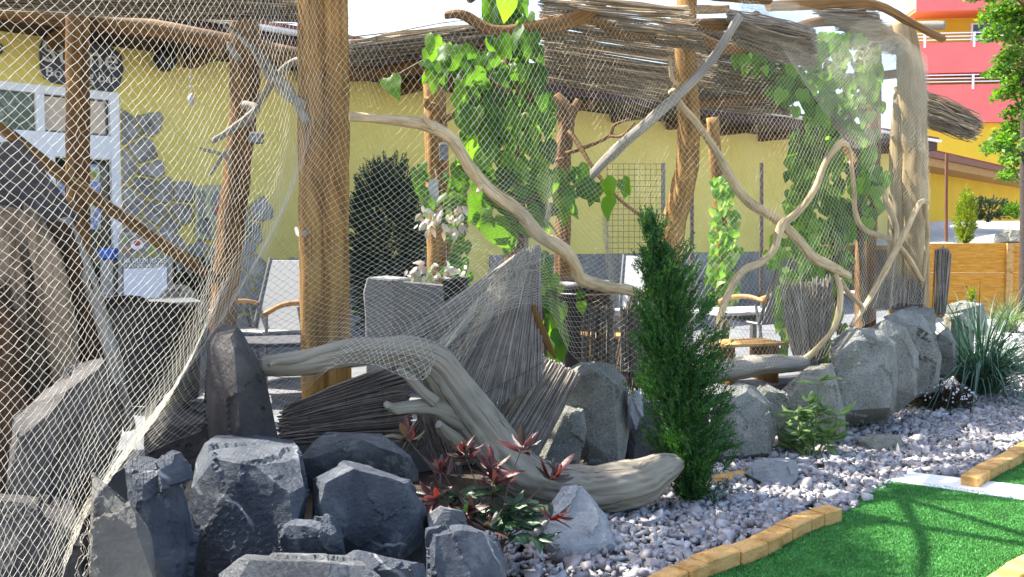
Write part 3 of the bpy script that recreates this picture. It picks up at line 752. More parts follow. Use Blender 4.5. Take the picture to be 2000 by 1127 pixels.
limb('pergola_post', 'gnarled brown post with thin spreading twigs behind the big-leaved vine', 'post', [(1098, foot(1098, 9.2), 16), (1098, 560, 16), (1100, 420, 15), (1098, 320, 16), (1106, 250, 16), (1100, 215, 20), (1080, 190, 14)], 9.2, 9.2, MT['oldpost'], 10, 0.14,
     arms=[([(1106, 250, 9), (1120, 215, 9), (1130, 195, 8)], 9.2, 9.2), ([(1106, 300, 5), (1150, 285, 4), (1190, 265, 4), (1200, 245, 3), (1230, 232, 2)], 9.1, 8.8), ([(1190, 265, 4), (1215, 265, 3), (1240, 240, 2)], 8.95, 8.7), ([(1112, 255, 5), (1135, 290, 5), (1160, 330, 4), (1210, 390, 4), (1280, 440, 4)], 9.1, 8.7), ([(1100, 310, 4), (1072, 318, 3)], 9.1, 9.0)])
limb('pergola_post', 'crooked pine post crossed by the grey diagonal pole', 'post', [(1292, foot(1292, 6.6), 26), (1300, 560, 25), (1318, 430, 24), (1340, 340, 23), (1346, 240, 22), (1340, 120, 21), (1342, 20, 20), (1342, -40, 20)], 6.6, 6.6, MT['postwood'], 12, 0.08,
     arms=[([(1322, 165, 5), (1312, 150, 4), (1308, 108, 3)], 6.45, 6.4, MT['drift']), ([(1322, 30, 6), (1316, 42, 5), (1312, 20, 3)], 6.45, 6.4, MT['drift'])])
limb('pergola_post', 'thin post wrapped in pale ivy near the grey dado', 'post', [(1412, foot(1412, 10.5), 12), (1410, 560, 12), (1408, 420, 12), (1398, 320, 12), (1392, 230, 12)], 10.5, 10.5, MT['postwood'], 8, 0.08)
corner = limb('pergola_post', 'pale thick corner post under the draped net beside the fence', 'post', [(1782, foot(1782, 8.2, 0.25), 28), (1786, 560, 28), (1786, 420, 27), (1784, 300, 26), (1782, 200, 26), (1775, 110, 22), (1762, 40, 18)], 8.2, 8.2, MT['palepost'], 14, 0.10,
     arms=[([(1752, foot(1752, 8.2, 0.25), 16), (1752, 500, 17), (1752, 300, 15), (1758, 170, 12)], 8.25, 8.25)])
limb('pergola_post', 'brown post inside the dense creeper behind the forked branches', 'post', [(1690, foot(1690, 8.6, 0.3), 20), (1692, 480, 20), (1700, 300, 20), (1702, 120, 18), (1700, 30, 16)], 8.6, 8.6, MT['oldpost'], 10, 0.1)
limb('pergola_post', 'vine-covered trunk post behind the big heart-shaped leaves', 'post', [(1010, foot(1010, 6.3, 0.1), 24), (1008, 520, 24), (1002, 350, 22), (1000, 150, 20), (1000, -30, 20)], 6.3, 6.3, MT['oldpost'], 10, 0.1)

# beams and poles of the roof
limb('roof_beam', 'brown round beam under the left reed roof', 'beam', [(-80, 12, 18), (130, 35, 18), (330, 62, 18), (560, 108, 17), (640, 122, 16)], 6.35, 6.4, MT['brownwood'], 10, 0.08)
limb('roof_beam', 'brown beam under the short reed strip right of twin-trunk post', 'beam', [(640, 150, 12), (760, 140, 13), (870, 118, 13), (960, 96, 12), (1010, 85, 10)], 7.4, 7.2, MT['brownwood'], 10, 0.12)
limb('roof_beam', 'forked dark driftwood beam along the top of the vine', 'beam', [(870, 30, 7), (905, 30, 9), (965, 62, 11), (1030, 58, 13), (1110, 42, 14), (1150, 22, 12), (1200, -20, 11)], 6.0, 5.8, MT['oldpost'], 10, 0.16,
     arms=[([(1140, 30, 11), (1165, 38, 12), (1210, 58, 13), (1290, 60, 13), (1370, 48, 12), (1440, 46, 11), (1480, 30, 9)], 5.9, 6.7)])
limb('roof_beam', 'pale driftwood rail above the crooked pine post', 'beam', [(1160, -25, 8), (1200, 5, 9), (1260, 22, 9), (1330, 20, 9), (1420, 18, 8)], 6.0, 6.7, MT['drift'], 8, 0.16)
limb('roof_beam', 'long brown roof pole sloping down past the corner post', 'beam', [(1500, 12, 9), (1580, 8, 10), (1660, 4, 9), (1720, 12, 9), (1775, 42, 8), (1842, 76, 7)], 7.0, 8.0, MT['oldpost'], 10, 0.14)
limb('roof_beam', 'short pale cross pole end beside the pink balconies', 'beam', [(1690, 66, 8), (1750, 52, 8), (1800, 50, 8), (1846, 50, 8)], 8.3, 8.1, MT['driftgrey'], 8, 0.1)
limb('roof_beam', 'front driftwood beam carrying net over the gravel', 'beam', [(650, -40, 20), (850, -55, 20), (1050, -50, 20), (1250, -30, 18), (1400, -12, 14), (1500, -2, 12)], 5.2, 6.8, MT['oldpost'], 10, 0.12)
limb('roof_beam', 'sagging brown branch above the creeper under the veil of net', 'beam', [(1355, 70, 9), (1430, 95, 10), (1520, 70, 10), (1600, 42, 9), (1700, 50, 8), (1790, 100, 7)], 7.3, 8.2, MT['oldpost'], 8, 0.14)
limb('roof_beam', 'beam behind the creeper from the crooked post to corner post', 'beam', [(1330, 205, 8), (1480, 190, 9), (1620, 160, 9), (1790, 140, 8)], 8.2, 8.6, MT['oldpost'], 8, 0.1)

for k, (x0, y0, x1, y1, r) in enumerate(((-1.2, 5.9, 1.15, 4.35, .045), (-0.3, 6.3, 0.75, 4.1, .035), (0.1, 5.9, -0.75, 4.0, .03))):  # poles added out of view to throw streak shadows on the turf
    o = MB().tube([(x0, y0, 3.22), ((x0 + x1) / 2 + .06, (y0 + y1) / 2, 3.27 + .03 * k), (x1, y1, 3.2 + .05 * k)], [r, r * .9, r * .6], 10, 5, .12).build('roof_beam', MT['oldpost'], smooth=True)
    tag(o, ('long', 'thinner', 'short')[k] + ' unseen pole added over the pergola front for streak shadows on the turf', 'beam')
def GZ(x, y, z): return G(x, y, z)
def reed_mat(name, label, A, B, Cc, Dd, n, r, mat, bend=0.02, jit=0.02, layers=2, ragged=0.1, ties=3, cover=1.0, cat='reed mat', segs=3, sag=0.0, gap=None):
    """stalks run from the edge A-B to the edge D-C; a few binding wires cross them"""
    A, B, Cc, Dd = [np.array(v, float) for v in (A, B, Cc, Dd)]
    nrm = np.cross(B - A, Dd - A); nrm /= np.linalg.norm(nrm)
    t = thing(name, label, cat, tuple(min((A, B, Cc, Dd), key=lambda v: v[2])))
    parts = []
    for l in range(layers):
        s = np.clip((np.arange(n) + rng.normal(0, 0.6, n)) / n, 0, 1)
        if gap: s = s[[not any(a < q < b for a, b in gap) for q in s]]
        S = A + (B - A) * s[:, None]; E = Dd + (Cc - Dd) * s[:, None]; m_ = len(s)
        dv = E - S; ra = rng.uniform(-ragged, ragged, m_) * 0.6; rb = rng.uniform(-ragged, ragged * 0.4, m_)
        E = E + dv * rb[:, None]; S = S - dv * (ra * 0.4)[:, None]
        off = nrm * (l - (layers - 1) / 2) * r * 2.2
        parts.append(reeds(S + off + rng.normal(0, jit, (m_, 3)), E + off + rng.normal(0, jit, (m_, 3)), r * rng.uniform(0.7, 1.3, m_), bend, segs))
    o = np_obj('stalks', parts, mat, t); kind(o, 'stuff')
    for k in range(ties):
        f = (k + 0.7) / (ties + 0.4)
        a = A + (Dd - A) * f; b = B + (Cc - B) * f
        for sgn in (-1, 1):
            pp = [a + (b - a) * q + nrm * sgn * r * (layers * 1.3 + 0.6) + rng.normal(0, jit * 0.4, 3) for q in np.linspace(0, 1, 9)]
            MB().tube(pp, 0.0016, 4, 2).build('binding_wire', MT['wire'], t)
    return t
z3 = 3.05
reed_mat('reed_roof', 'grey brown reed mat over the left pergola bay', (-4.9, 4.5, 3.15), (-4.7, 5.5, 3.05), tuple(P(615, 40, 6.1)), (-1.5, 4.6, 3.2), 220, 0.006, MT['reedbrown'], 0.03, 0.02, 3, 0.05)
reed_mat('reed_roof', 'unseen reed mat added over the front bay to shade the gravel', (-1.7, 3.8, 3.22), (-1.3, 5.3, 3.12), (-0.35, 5.35, 3.16), (-0.5, 4.0, 3.25), 230, 0.006, MT['reedbrown'], 0.02, 0.02, 2, 0.12)  # mat out of view, placed and sized to keep the gravel in shade
reed_mat('reed_roof', 'narrow shaggy reed strip on the beam right of twin-trunk post', tuple(P(675, 118, 7.5)), tuple(P(675, 92, 7.0)), tuple(P(985, 50, 6.9)), tuple(P(985, 78, 7.3)), 70, 0.007, MT['reedbrown'], 0.02, 0.025, 4, 0.12)
reed_mat('reed_roof', 'broad sagging reed mat with light streaks above the crooked post', tuple(GZ(1055, -5, 3.05)), tuple(GZ(1065, 155, 3.0)), tuple(GZ(1430, 215, 2.85)), tuple(GZ(1345, 20, 2.95)), 250, 0.0056, MT['reedbrown'], 0.02, 0.016, 2, 0.05, gap=[(.04, .08), (.10, .15), (.2, .225), (.28, .318), (.40, .43), (.48, .512), (.60, .627)])
reed_mat('reed_roof', 'tattered reed mat between crooked post and the creeper', tuple(GZ(1425, 25, 3.1)), tuple(GZ(1432, 78, 3.05)), tuple(GZ(1590, 132, 2.95)), tuple(GZ(1590, 60, 3.05)), 230, 0.0058, MT['reedgrey'], 0.02, 0.014, 2, 0.06, gap=[(.3, .36), (.6, .64)])
reed_mat('reed_roof', 'brown reed mat hanging behind the grey diagonal pole', tuple(P(1335, 45, 7.4)), tuple(P(1345, 205, 8.6)), tuple(P(1545, 225, 8.9)), tuple(P(1545, 95, 7.8)), 230, 0.0055, MT['reedbrown'], 0.02, 0.016, 2, 0.05, gap=[(.12, .15), (.3, .33), (.5, .53), (.7, .72)])
reed_mat('reed_roof', 'reed mat fragment beneath the sloping roof pole', tuple(P(1590, 20, 7.6)), tuple(P(1680, 78, 8.4)), tuple(P(1780, 110, 8.6)), tuple(P(1700, 18, 7.7)), 210, 0.0058, MT['reedgrey'], 0.02, 0.014, 2, 0.08)
reed_mat('reed_roof', 'frayed thatch end sticking out past the corner post', tuple(P(1800, 180, 9.6)), tuple(P(1790, 232, 9.2)), tuple(P(1900, 268, 9.4)), tuple(P(1912, 238, 9.8)), 170, 0.006, MT['reedbrown'], 0.03, 0.03, 3, 0.12)

# ------------------------------------------------------------------ reed screens at the front
reed_mat('reed_screen', 'tall grey reed mat fanning down from the vine foot', P(1012, 497, 5.25), P(1052, 482, 5.3), P(1060, 742, 5.05), P(770, 900, 4.9), 330, 0.0042, MT['reedgrey'], 0.008, 0.005, 3, 0.03, 5)
reed_mat('reed_screen', 'blue grey reed mat leaning on the rounded boulder', P(1045, 690, 5.45), P(1132, 735, 5.3), P(1020, 945, 5.12), P(905, 890, 5.0), 190, 0.0045, MT['reedgrey'], 0.008, 0.006, 3, 0.05, 3)
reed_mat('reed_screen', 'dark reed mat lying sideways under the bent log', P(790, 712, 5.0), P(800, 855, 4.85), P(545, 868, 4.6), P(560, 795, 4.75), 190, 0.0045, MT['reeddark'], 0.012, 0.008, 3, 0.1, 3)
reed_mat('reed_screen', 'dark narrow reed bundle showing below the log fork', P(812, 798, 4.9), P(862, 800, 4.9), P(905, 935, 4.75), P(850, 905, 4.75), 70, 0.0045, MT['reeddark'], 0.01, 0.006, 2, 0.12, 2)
reed_mat('reed_screen', 'slate coloured reed mat half covered by bunched net', P(1008, 500, 5.35), P(1035, 500, 5.4), P(880, 745, 5.05), P(735, 690, 5.15), 240, 0.0042, MT['reedgrey'], 0.012, 0.006, 2, 0.06, 3)
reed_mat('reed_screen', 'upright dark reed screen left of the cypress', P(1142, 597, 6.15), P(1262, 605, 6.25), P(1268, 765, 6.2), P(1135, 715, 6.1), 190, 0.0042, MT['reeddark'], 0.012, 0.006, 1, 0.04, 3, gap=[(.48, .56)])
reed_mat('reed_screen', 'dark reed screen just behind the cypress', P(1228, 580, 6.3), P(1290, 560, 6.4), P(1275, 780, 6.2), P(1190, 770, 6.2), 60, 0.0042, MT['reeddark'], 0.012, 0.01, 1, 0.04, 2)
reed_mat('reed_screen', 'fan of grey reeds standing at the foot of forked branches', P(1560, 722, 6.9), P(1605, 715, 7.0), P(1625, 545, 7.15), P(1525, 560, 7.05), 130, 0.0048, MT['reedgrey'], 0.02, 0.012, 2, 0.10, 2)
reed_mat('reed_screen', 'low grey reed screen before the pale corner post', P(1700, 600, 7.9), P(1800, 600, 8.0), P(1805, 548, 8.0), P(1712, 540, 7.9), 150, 0.005, MT['reedgrey'], 0.012, 0.012, 2, 0.25, 1)
reed_mat('reed_screen', 'small rolled grey reed bundle beside the fence', P(1828, 610, 8.3), P(1842, 612, 8.3), P(1852, 488, 8.35), P(1832, 486, 8.35), 45, 0.006, MT['reedgrey'], 0.006, 0.014, 3, 0.04, 3)
limb('split_stake', 'split brown stake leaning against the vine foot', 'stake', [(1042, 597, 4), (1055, 635, 7), (1072, 675, 6), (1086, 700, 2)], 5.15, 5.1, MT['brownwood'], 7, 0.15)

# ------------------------------------------------------------------ driftwood in front of the net
limb('driftwood_branch', 'long sinuous pale branch running from twin-trunk post to the cypress', 'branch', [(683, 227, 8.6), (740, 232, 8.6), (825, 243, 11.2), (880, 270, 12.0), (920, 330, 12.9), (960, 375, 12.9), (1015, 415, 13.8), (1052, 458, 14.6), (1100, 488, 13.8), (1124, 520, 12.0), (1136, 545, 12.9), (1185, 560, 12.0), (1232, 568, 11.2), (1282, 596, 9.5)], 4.85, 5.85, MT['drift'], 12, 0.14, 6,
     arms=[([(850, 252, 8), (834, 236, 6), (826, 222, 2)], 5.0, 4.95), ([(940, 360, 6), (935, 372, 4), (932, 377, 3)], 5.1, 5.05)])
limb('driftwood_branch', 'pale twisting branch descending from the crooked post to creeper foot', 'branch', [(1311, 176, 6.9), (1332, 208, 7.7), (1362, 242, 6.9), (1392, 285, 6.9), (1430, 350, 8.6), (1460, 392, 8.6), (1520, 432, 8.6), (1560, 470, 8.6), (1590, 505, 9.3), (1625, 522, 9.3), (1660, 540, 6.2)], 6.4, 6.95, MT['drift'], 12, 0.16, 6)
limb('driftwood_branch', 'sunlit pale branch curving down from creeper to the cypress side', 'branch', [(1655, 283, 4.7), (1640, 282, 6.2), (1612, 318, 6.2), (1592, 368, 6.9), (1560, 412, 6.9), (1527, 440, 8.6), (1512, 485, 7.7), (1490, 510, 6.9), (1450, 530, 7.7), (1424, 570, 6.9), (1404, 630, 6.9), (1395, 690, 6.2)], 6.75, 6.35, MT['drift'], 12, 0.14, 6, arms=[([(1655, 283, 3.9), (1662, 300, 3.1), (1664, 330, 2.3)], 6.75, 6.8)])
limb('driftwood_branch', 'straight pale forked stick leaning against the corner post', 'branch', [(1812, 396, 4.7), (1798, 395, 5.4), (1772, 445, 5.4), (1748, 492, 6.2), (1720, 545, 6.2), (1695, 590, 5.4), (1662, 638, 4.7)], 7.7, 7.1, MT['drift'], 10, 0.14, 5, arms=[([(1805, 397, 5.4), (1812, 450, 4.7), (1806, 520, 3.9), (1800, 560, 3.1)], 7.75, 7.9), ([(1748, 492, 5.4), (1750, 440, 5.4), (1730, 395, 4.7), (1728, 370, 3.1)], 7.45, 7.6)])
limb('driftwood_branch', 'pale hooked branch end lying on the low log', 'branch', [(1632, 535, 4.7), (1642, 572, 6.2), (1632, 632, 6.2), (1602, 675, 6.2), (1566, 706, 6.9), (1540, 722, 5.4)], 6.9, 6.7, MT['drift'], 10, 0.14, 5)
limb('driftwood_branch', 'thin tan branch arching over the creeper to corner post foot', 'branch', [(1662, 315, 3.9), (1668, 370, 3.9), (1672, 420, 4.7), (1692, 450, 4.7), (1742, 470, 5.4), (1775, 505, 5.4), (1800, 548, 4.7)], 7.2, 7.8, MT['drift'], 10, 0.12, 5)
limb('driftwood_branch', 'short tan branch stub at the foot of creeper', 'branch', [(1640, 545, 4.7), (1660, 575, 4.7), (1688, 602, 3.9)], 7.1, 7.2, MT['drift'], 8, 0.12, 4)
limb('driftwood_branch', 'dark branch stub inside the upper creeper', 'branch', [(1640, 275, 6.9), (1660, 300, 6.9), (1672, 322, 7.7)], 7.3, 7.2, MT['oldpost'], 8, 0.12, 4)
limb('diagonal_pole', 'weathered grey cracked pole crossing the crooked post diagonally', 'pole', [(1445, 30, 8), (1402, 100, 8), (1366, 146, 9), (1318, 192, 10), (1258, 246, 10.5), (1205, 292, 11), (1158, 340, 9), (1122, 384, 7)], 6.25, 6.3, MT['driftgrey'], 12, 0.14, 6)
limb('diagonal_pole', 'brown pole sloping past the door to the leaning trunk post', 'pole', [(-60, 195, 11), (0, 248, 12), (110, 335, 12), (180, 385, 12), (270, 445, 11), (350, 500, 11), (430, 550, 10)], 5.2, 5.9, MT['brownwood'], 10, 0.08, 5)
limb('low_log', 'grey cracked log lying on the boulders right of cypress', 'log', [(1370, 735, 22), (1430, 722, 24), (1500, 712, 20), (1545, 712, 17), (1572, 708, 12)], 6.45, 6.75, MT['driftgrey'], 14, 0.14, 6)

# the big bent log
bl = thing('bent_driftwood_log', 'large bleached bent log with a fork resting on gravel and rocks', 'log', P(1200, 985, 4.75))
pts, rad = px_tube([(1331, 908, 9), (1316, 910, 24), (1284, 922, 38), (1240, 942, 46), (1150, 954, 47), (1070, 945, 47), (1005, 915, 49), (957, 855, 49), (912, 795, 46), (876, 745, 43), (846, 708, 39), (800, 688, 32), (740, 684, 27), (660, 694, 25), (580, 709, 24), (512, 715, 19)], 4.75, 4.25)
MB().tube(pts, rad, 84, 14, 0.08, seed=3, cracks=0.12).build('trunk', MT['log'], bl, smooth=True)
pts, rad = px_tube([(740, 676, 16), (690, 672, 14), (630, 684, 12), (580, 700, 9), (540, 706, 6), (525, 714, 4)], 4.35, 4.15)
MB().tube(pts, rad, 30, 9, 0.12, seed=6, cracks=0.08).build('side_branch', MT['log'], bl, smooth=True)
pts, rad = px_tube([(945, 835, 18), (900, 812, 28), (845, 793, 19), (800, 795, 13), (770, 798, 11), (755, 790, 7)], 4.52, 4.2)
MB().tube(pts, rad, 36, 9, 0.14, seed=7, cracks=0.08).build('side_branch', MT['log'], bl, smooth=True)
pts, rad = px_tube([(850, 785, 12), (825, 765, 10), (800, 738, 9), (778, 720, 5)], 4.35, 4.25)
MB().tube(pts, rad, 30, 9, 0.12, seed=8, cracks=0.08).build('side_branch', MT['log'], bl, smooth=True)
pts, rad = px_tube([(925, 885, 12), (890, 860, 15), (866, 840, 12), (857, 828, 7)], 4.5, 4.25)
MB().tube(pts, rad, 30, 9, 0.12, seed=9, cracks=0.08).build('side_branch', MT['log'], bl, smooth=True)

# ------------------------------------------------------------------ the fishing net
MT['net'] = M_noise('net_cord', [(0.38, 0.35, 0.28), (0.50, 0.465, 0.375), (0.58, 0.545, 0.45)], 3, 0.85, 200, 0.3, 0.002)
NC = [  # columns of the net: (x, y, distance) at four heights
 [(-330, -140, 2.35), (-330, 330, 2.35), (-310, 800, 2.35), (-280, 1320, 2.25)],
 [(-70, -110, 2.6), (-70, 330, 2.6), (-60, 760, 2.6), (-40, 1260, 2.4)],
 [(150, -90, 2.95), (150, 320, 2.9), (125, 740, 2.8), (40, 1210, 2.55)],
 [(330, -80, 3.4), (330, 310, 3.3), (275, 690, 3.1), (105, 1105, 2.85)],
 [(470, -70, 3.9), (462, 310, 3.8), (365, 670, 3.75), (165, 985, 3.0)],
 [(560, -70, 4.4), (540, 320, 4.25), (420, 630, 4.3), (250, 920, 3.35)],
 [(630, -60, 4.75), (600, 300, 4.6), (490, 590, 4.45), (395, 850, 4.25)],
 [(690, -60, 4.95), (662, 260, 4.72), (590, 570, 4.55), (545, 810, 4.5)],
 [(760, -60, 5.15), (755, 300, 5.0), (715, 540, 4.7), (655, 708, 4.15)],
 [(850, -55, 5.3), (865, 310, 5.15), (825, 530, 4.85), (740, 712, 4.15)],
 [(940, -50, 5.45), (960, 320, 5.35), (950, 490, 5.1), (822, 738, 4.18)],
 [(1040, -45, 5.65), (1040, 300, 5.5), (1028, 470, 5.2), (905, 650, 4.8)],
 [(1110, -40, 5.85), (1110, 280, 5.7), (1080, 480, 5.35), (1060, 600, 5.1)],
 [(1200, -35, 6.05), (1200, 280, 5.95), (1190, 500, 5.85), (1150, 715, 5.75)],
 [(1320, -25, 6.3), (1310, 190, 6.15), (1330, 450, 6.2), (1360, 720, 6.1)],
 [(1440, 5, 6.6), (1440, 200, 6.5), (1470, 470, 6.5), (1500, 715, 6.45)],
 [(1560, 35, 7.0), (1560, 210, 6.8), (1590, 450, 6.8), (1600, 700, 6.75)],
 [(1640, 75, 7.3), (1660, 230, 7.1), (1680, 430, 7.15), (1680, 640, 7.1)],
 [(1760, 70, 7.75), (1750, 250, 7.55), (1750, 430, 7.6), (1745, 600, 7.6)],
 [(1812, 130, 8.05), (1815, 290, 7.95), (1818, 430, 7.95), (1812, 590, 7.9)]]
CP = np.array([[list(P(*p)) for p in c] for c in NC])           # columns x 4 x 3
def cat_eval(Pn, t):
    """Catmull-Rom along axis 0 at parameters t (0..n-1)"""
    n = len(Pn); E = np.concatenate([2 * Pn[:1] - Pn[1:2], Pn, 2 * Pn[-1:] - Pn[-2:-1]])
    i = np.clip(np.floor(t).astype(int), 0, n - 2); f = (t - i)
    f = f.reshape((-1,) + (1,) * (Pn.ndim - 1))
    p0, p1, p2, p3 = E[i], E[i + 1], E[i + 2], E[i + 3]
    return 0.5 * (2 * p1 + (p2 - p0) * f + (2 * p0 - 5 * p1 + 4 * p2 - p3) * f ** 2 + (3 * p1 - p0 - 3 * p2 + p3) * f ** 3)
HALF = 0.0215
mid = 0.5 * (CP[:, 1] + CP[:, 0]); sl_ = np.linalg.norm(np.diff(mid, axis=0), axis=1); cumu = np.concatenate([[0], np.cumsum(sl_)])
NU = int(cumu[-1] / HALF); tpar = np.interp(np.linspace(0, cumu[-1], NU + 1), cumu, np.arange(len(CP)))
colp = cat_eval(CP, tpar)                                         # NU+1 x 4 x 3
NV = int(np.mean(np.sum(np.linalg.norm(np.diff(colp, axis=1), axis=2), axis=1)) / HALF)
rows = cat_eval(np.swapaxes(colp, 0, 1), np.linspace(0, 3, NV + 1))  # NV+1 x NU+1 x 3
S = np.swapaxes(rows, 0, 1)                                       # NU+1 x NV+1 x 3
uu, vv = np.meshgrid(np.linspace(0, cumu[-1], NU + 1), np.linspace(0, 3, NV + 1), indexing='ij')
wave = (0.03 * np.sin(uu * 3.1 + vv * 1.3) + 0.012 * np.sin(uu * 7.3 - vv * 2.1 + 1) + 0.004 * np.sin(uu * 17 + vv * 5)) * np.clip(vv, 0.2, 1.2)
tang = np.gradient(S, axis=0); tang /= np.linalg.norm(tang, axis=2)[..., None] + 1e-9
nvec = np.stack([tang[..., 1], -tang[..., 0], 0 * tang[..., 0]], axis=2)
S = S + nvec * wave[..., None]
S[..., 2] += 0.014 * np.sin(uu * 7 + 2) * np.clip(vv - 0.3, 0, 1) + 0.010 * np.sin(uu * 2.3 + vv * 3)
S += tang * (0.014 * np.sin(vv * 4 + uu * 1.7) + 0.005 * np.sin(vv * 9 + uu * 3))[..., None]
S += rng.normal(0, 0.0016, S.shape)
I, J = np.meshgrid(np.arange(NU + 1), np.arange(NV + 1), indexing='ij')
ok = ((I + J) % 2 == 0)
segsA, segsB = [], []
for dj in (1, -1):
    mk = ok & (I < NU) & ((J + dj) >= 0) & ((J + dj) <= NV)
    i_, j_ = I[mk], J[mk]
    segsA.append(S[i_, j_]); segsB.append(S[i_ + 1, j_ + dj])
hem = S[:, NV]; segsA.append(hem[:-2:2]); segsB.append(hem[2::2])
A_ = np.concatenate(segsA); B_ = np.concatenate(segsB)
net = thing('fishing_net', 'pale knotted fishing net draped over the pergola front and bent log', 'net', P(60, 1150, 2.6))
cords = np_obj('cords', reeds(A_, B_, np.interp(A_[:, 1], [2.5, 3.5, 5.0, 8.0], [0.0012, 0.0011, 0.0011, 0.0012]), 0.0012, 1), MT['net'], net); kind(cords, 'stuff')
KN = S[ok]; KN = KN[KN[:, 1] < 5.0]
def octa(C, r):
    o = np.array([[1, 0, 0], [-1, 0, 0], [0, 1, 0], [0, -1, 0], [0, 0, 1], [0, 0, -1]], float) * r
    V = (C[:, None, :] + o[None]).reshape(-1, 3); f = np.array([[0, 2, 4], [2, 1, 4], [1, 3, 4], [3, 0, 4], [2, 0, 5], [1, 2, 5], [3, 1, 5], [0, 3, 5]])
    F = (np.arange(len(C))[:, None, None] * 6 + f[None]).reshape(-1, 3)
    return V, F, np.zeros((len(V), 2))
kind(np_obj('knots', octa(KN, 0.0026), MT['net'], net), 'stuff')
def net_patch(cols, half, r, name):
    cp = np.array([[list(P(*p)) for p in c] for c in cols]); nr = cp.shape[1]
    m_ = cp.mean(axis=1); cu = np.concatenate([[0], np.cumsum(np.linalg.norm(np.diff(m_, axis=0), axis=1))]); nu = int(cu[-1] / half)
    cl = cat_eval(cp, np.interp(np.linspace(0, cu[-1], nu + 1), cu, np.arange(len(cp))))
    nv = int(np.mean(np.sum(np.linalg.norm(np.diff(cl, axis=1), axis=2), axis=1)) / half)
    Sg = np.swapaxes(cat_eval(np.swapaxes(cl, 0, 1), np.linspace(0, nr - 1, nv + 1)), 0, 1) + rng.normal(0, .0015, (nu + 1, nv + 1, 3))
    Ii, Jj = np.meshgrid(np.arange(nu + 1), np.arange(nv + 1), indexing='ij'); a, b = [], []
    for dj in (1, -1):
        mk = ((Ii + Jj) % 2 == 0) & (Ii < nu) & (Jj + dj >= 0) & (Jj + dj <= nv)
        a.append(Sg[Ii[mk], Jj[mk]]); b.append(Sg[Ii[mk] + 1, Jj[mk] + dj])
    kind(np_obj(name, reeds(np.concatenate(a), np.concatenate(b), r, .001, 1), MT['net'], net), 'stuff')
net_patch([[(1470, 0, 6.7), (1505, 60, 6.7), (1545, 120, 6.75)], [(1560, 10, 7.0), (1590, 110, 6.95), (1610, 220, 7.0)], [(1650, 30, 7.3), (1665, 140, 7.2), (1670, 290, 7.2)], [(1730, 45, 7.6), (1740, 140, 7.5), (1735, 270, 7.5)], [(1812, 110, 8.0), (1812, 190, 7.95), (1806, 300, 7.95)]], 0.0125, 0.0009, 'doubled_net')
net_patch([[(1440, -15, 6.75), (1452, 30, 6.6), (1470, 75, 6.55)], [(1500, 0, 6.9), (1515, 50, 6.7), (1530, 90, 6.6)], [(1560, 5, 7.1), (1575, 60, 6.9), (1580, 110, 6.8)]], 0.012, 0.0009, 'doubled_net')
# bunched folds of net: gathered along the left diagonal, on the log, over the corner, hanging strand
def bunch(path, width, nst, label=None):
    """loose gathered mesh: strands that cross each other along a path"""
    C = catmull([P(*p) for p in path], 14); n = len(C)
    T = np.gradient(C, axis=0); T /= np.linalg.norm(T, axis=1)[:, None]
    N1 = np.cross(T, np.array([0, -1.0, 0.2])); N1 /= np.linalg.norm(N1, axis=1)[:, None] + 1e-9
    a, b = [], []
    for k in range(nst):
        ph = rng.uniform(0, 6.28); fr = rng.uniform(0.4, 1.0); w0 = rng.uniform(-1, 1)
        off = (w0 + 0.35 * np.sin(np.arange(n) * fr + ph)) * width
        Q = C + N1 * off[:, None] + np.cross(T, N1) * (rng.normal(0, 0.25, (n, 1)) * width)
        a.append(Q[:-1]); b.append(Q[1:])
    return np.concatenate(a), np.concatenate(b)
ba, bb = [], []
dg_ = [(60, 1150, 2.68), (150, 1010, 2.83), (250, 880, 3.15), (335, 760, 3.55), (395, 670, 3.95), (450, 570, 4.2), (510, 460, 4.25)]
for pth, w, ns in (([(150, 1150, 2.75), (165, 1060, 2.8), (178, 985, 2.9)], 0.03, 8),
                   ([(1050, 480, 5.2), (980, 560, 5.05), (900, 650, 4.85), (830, 740, 4.5)], 0.09, 26),
                   ([(1440, 5, 6.5), (1500, 60, 6.6), (1560, 110, 6.75), (1640, 130, 7.1), (1700, 110, 7.4), (1770, 90, 7.8)], 0.10, 22),
                   ([(1188, 395, 6.6), (1186, 450, 6.6), (1194, 520, 6.6), (1200, 585, 6.6)], 0.03, 26)):
    a, b = bunch(pth, w, ns); ba.append(a); bb.append(b)
kind(np_obj('gathered_folds', reeds(np.concatenate(ba), np.concatenate(bb), 0.0010, 0.001, 1), MT['net'], net), 'stuff')

# ------------------------------------------------------------------ rocks
MT['slate_r'] = M_rock('blue_slate', [(0.020, 0.027, 0.040), (0.050, 0.060, 0.077), (0.105, 0.116, 0.132)], 3.4, vein=(0.38, 0.39, 0.38, 1), rough=0.6, bstr=0.55, lichen=(0.13, 0.145, 0.16, 1))
MT['slate_l'] = M_rock('pale_slate', [(0.07, 0.075, 0.08), (0.14, 0.147, 0.152), (0.21, 0.212, 0.21)], 3.0, vein=(0.4, 0.4, 0.4, 1), rough=0.75, bstr=0.9, lichen=(0.33, 0.33, 0.32, 1))
MT['slate_b'] = M_rock('brown_slate', [(0.075, 0.072, 0.066), (0.12, 0.115, 0.10), (0.17, 0.16, 0.14)], 2.4, rough=0.8, bstr=0.6, lichen=(0.16, 0.16, 0.13, 1))
MT['slate_d'] = M_rock('dark_brown_slate', [(0.03, 0.026, 0.026), (0.065, 0.058, 0.055), (0.13, 0.12, 0.11)], 3.0, rough=0.75, bstr=0.7)
MT['granite'] = M_rock('grey_granite', [(0.12, 0.12, 0.10), (0.23, 0.23, 0.20), (0.34, 0.335, 0.30)], 3.5, speck=0.7, bstr=0.7, lichen=(0.20, 0.20, 0.14, 1))
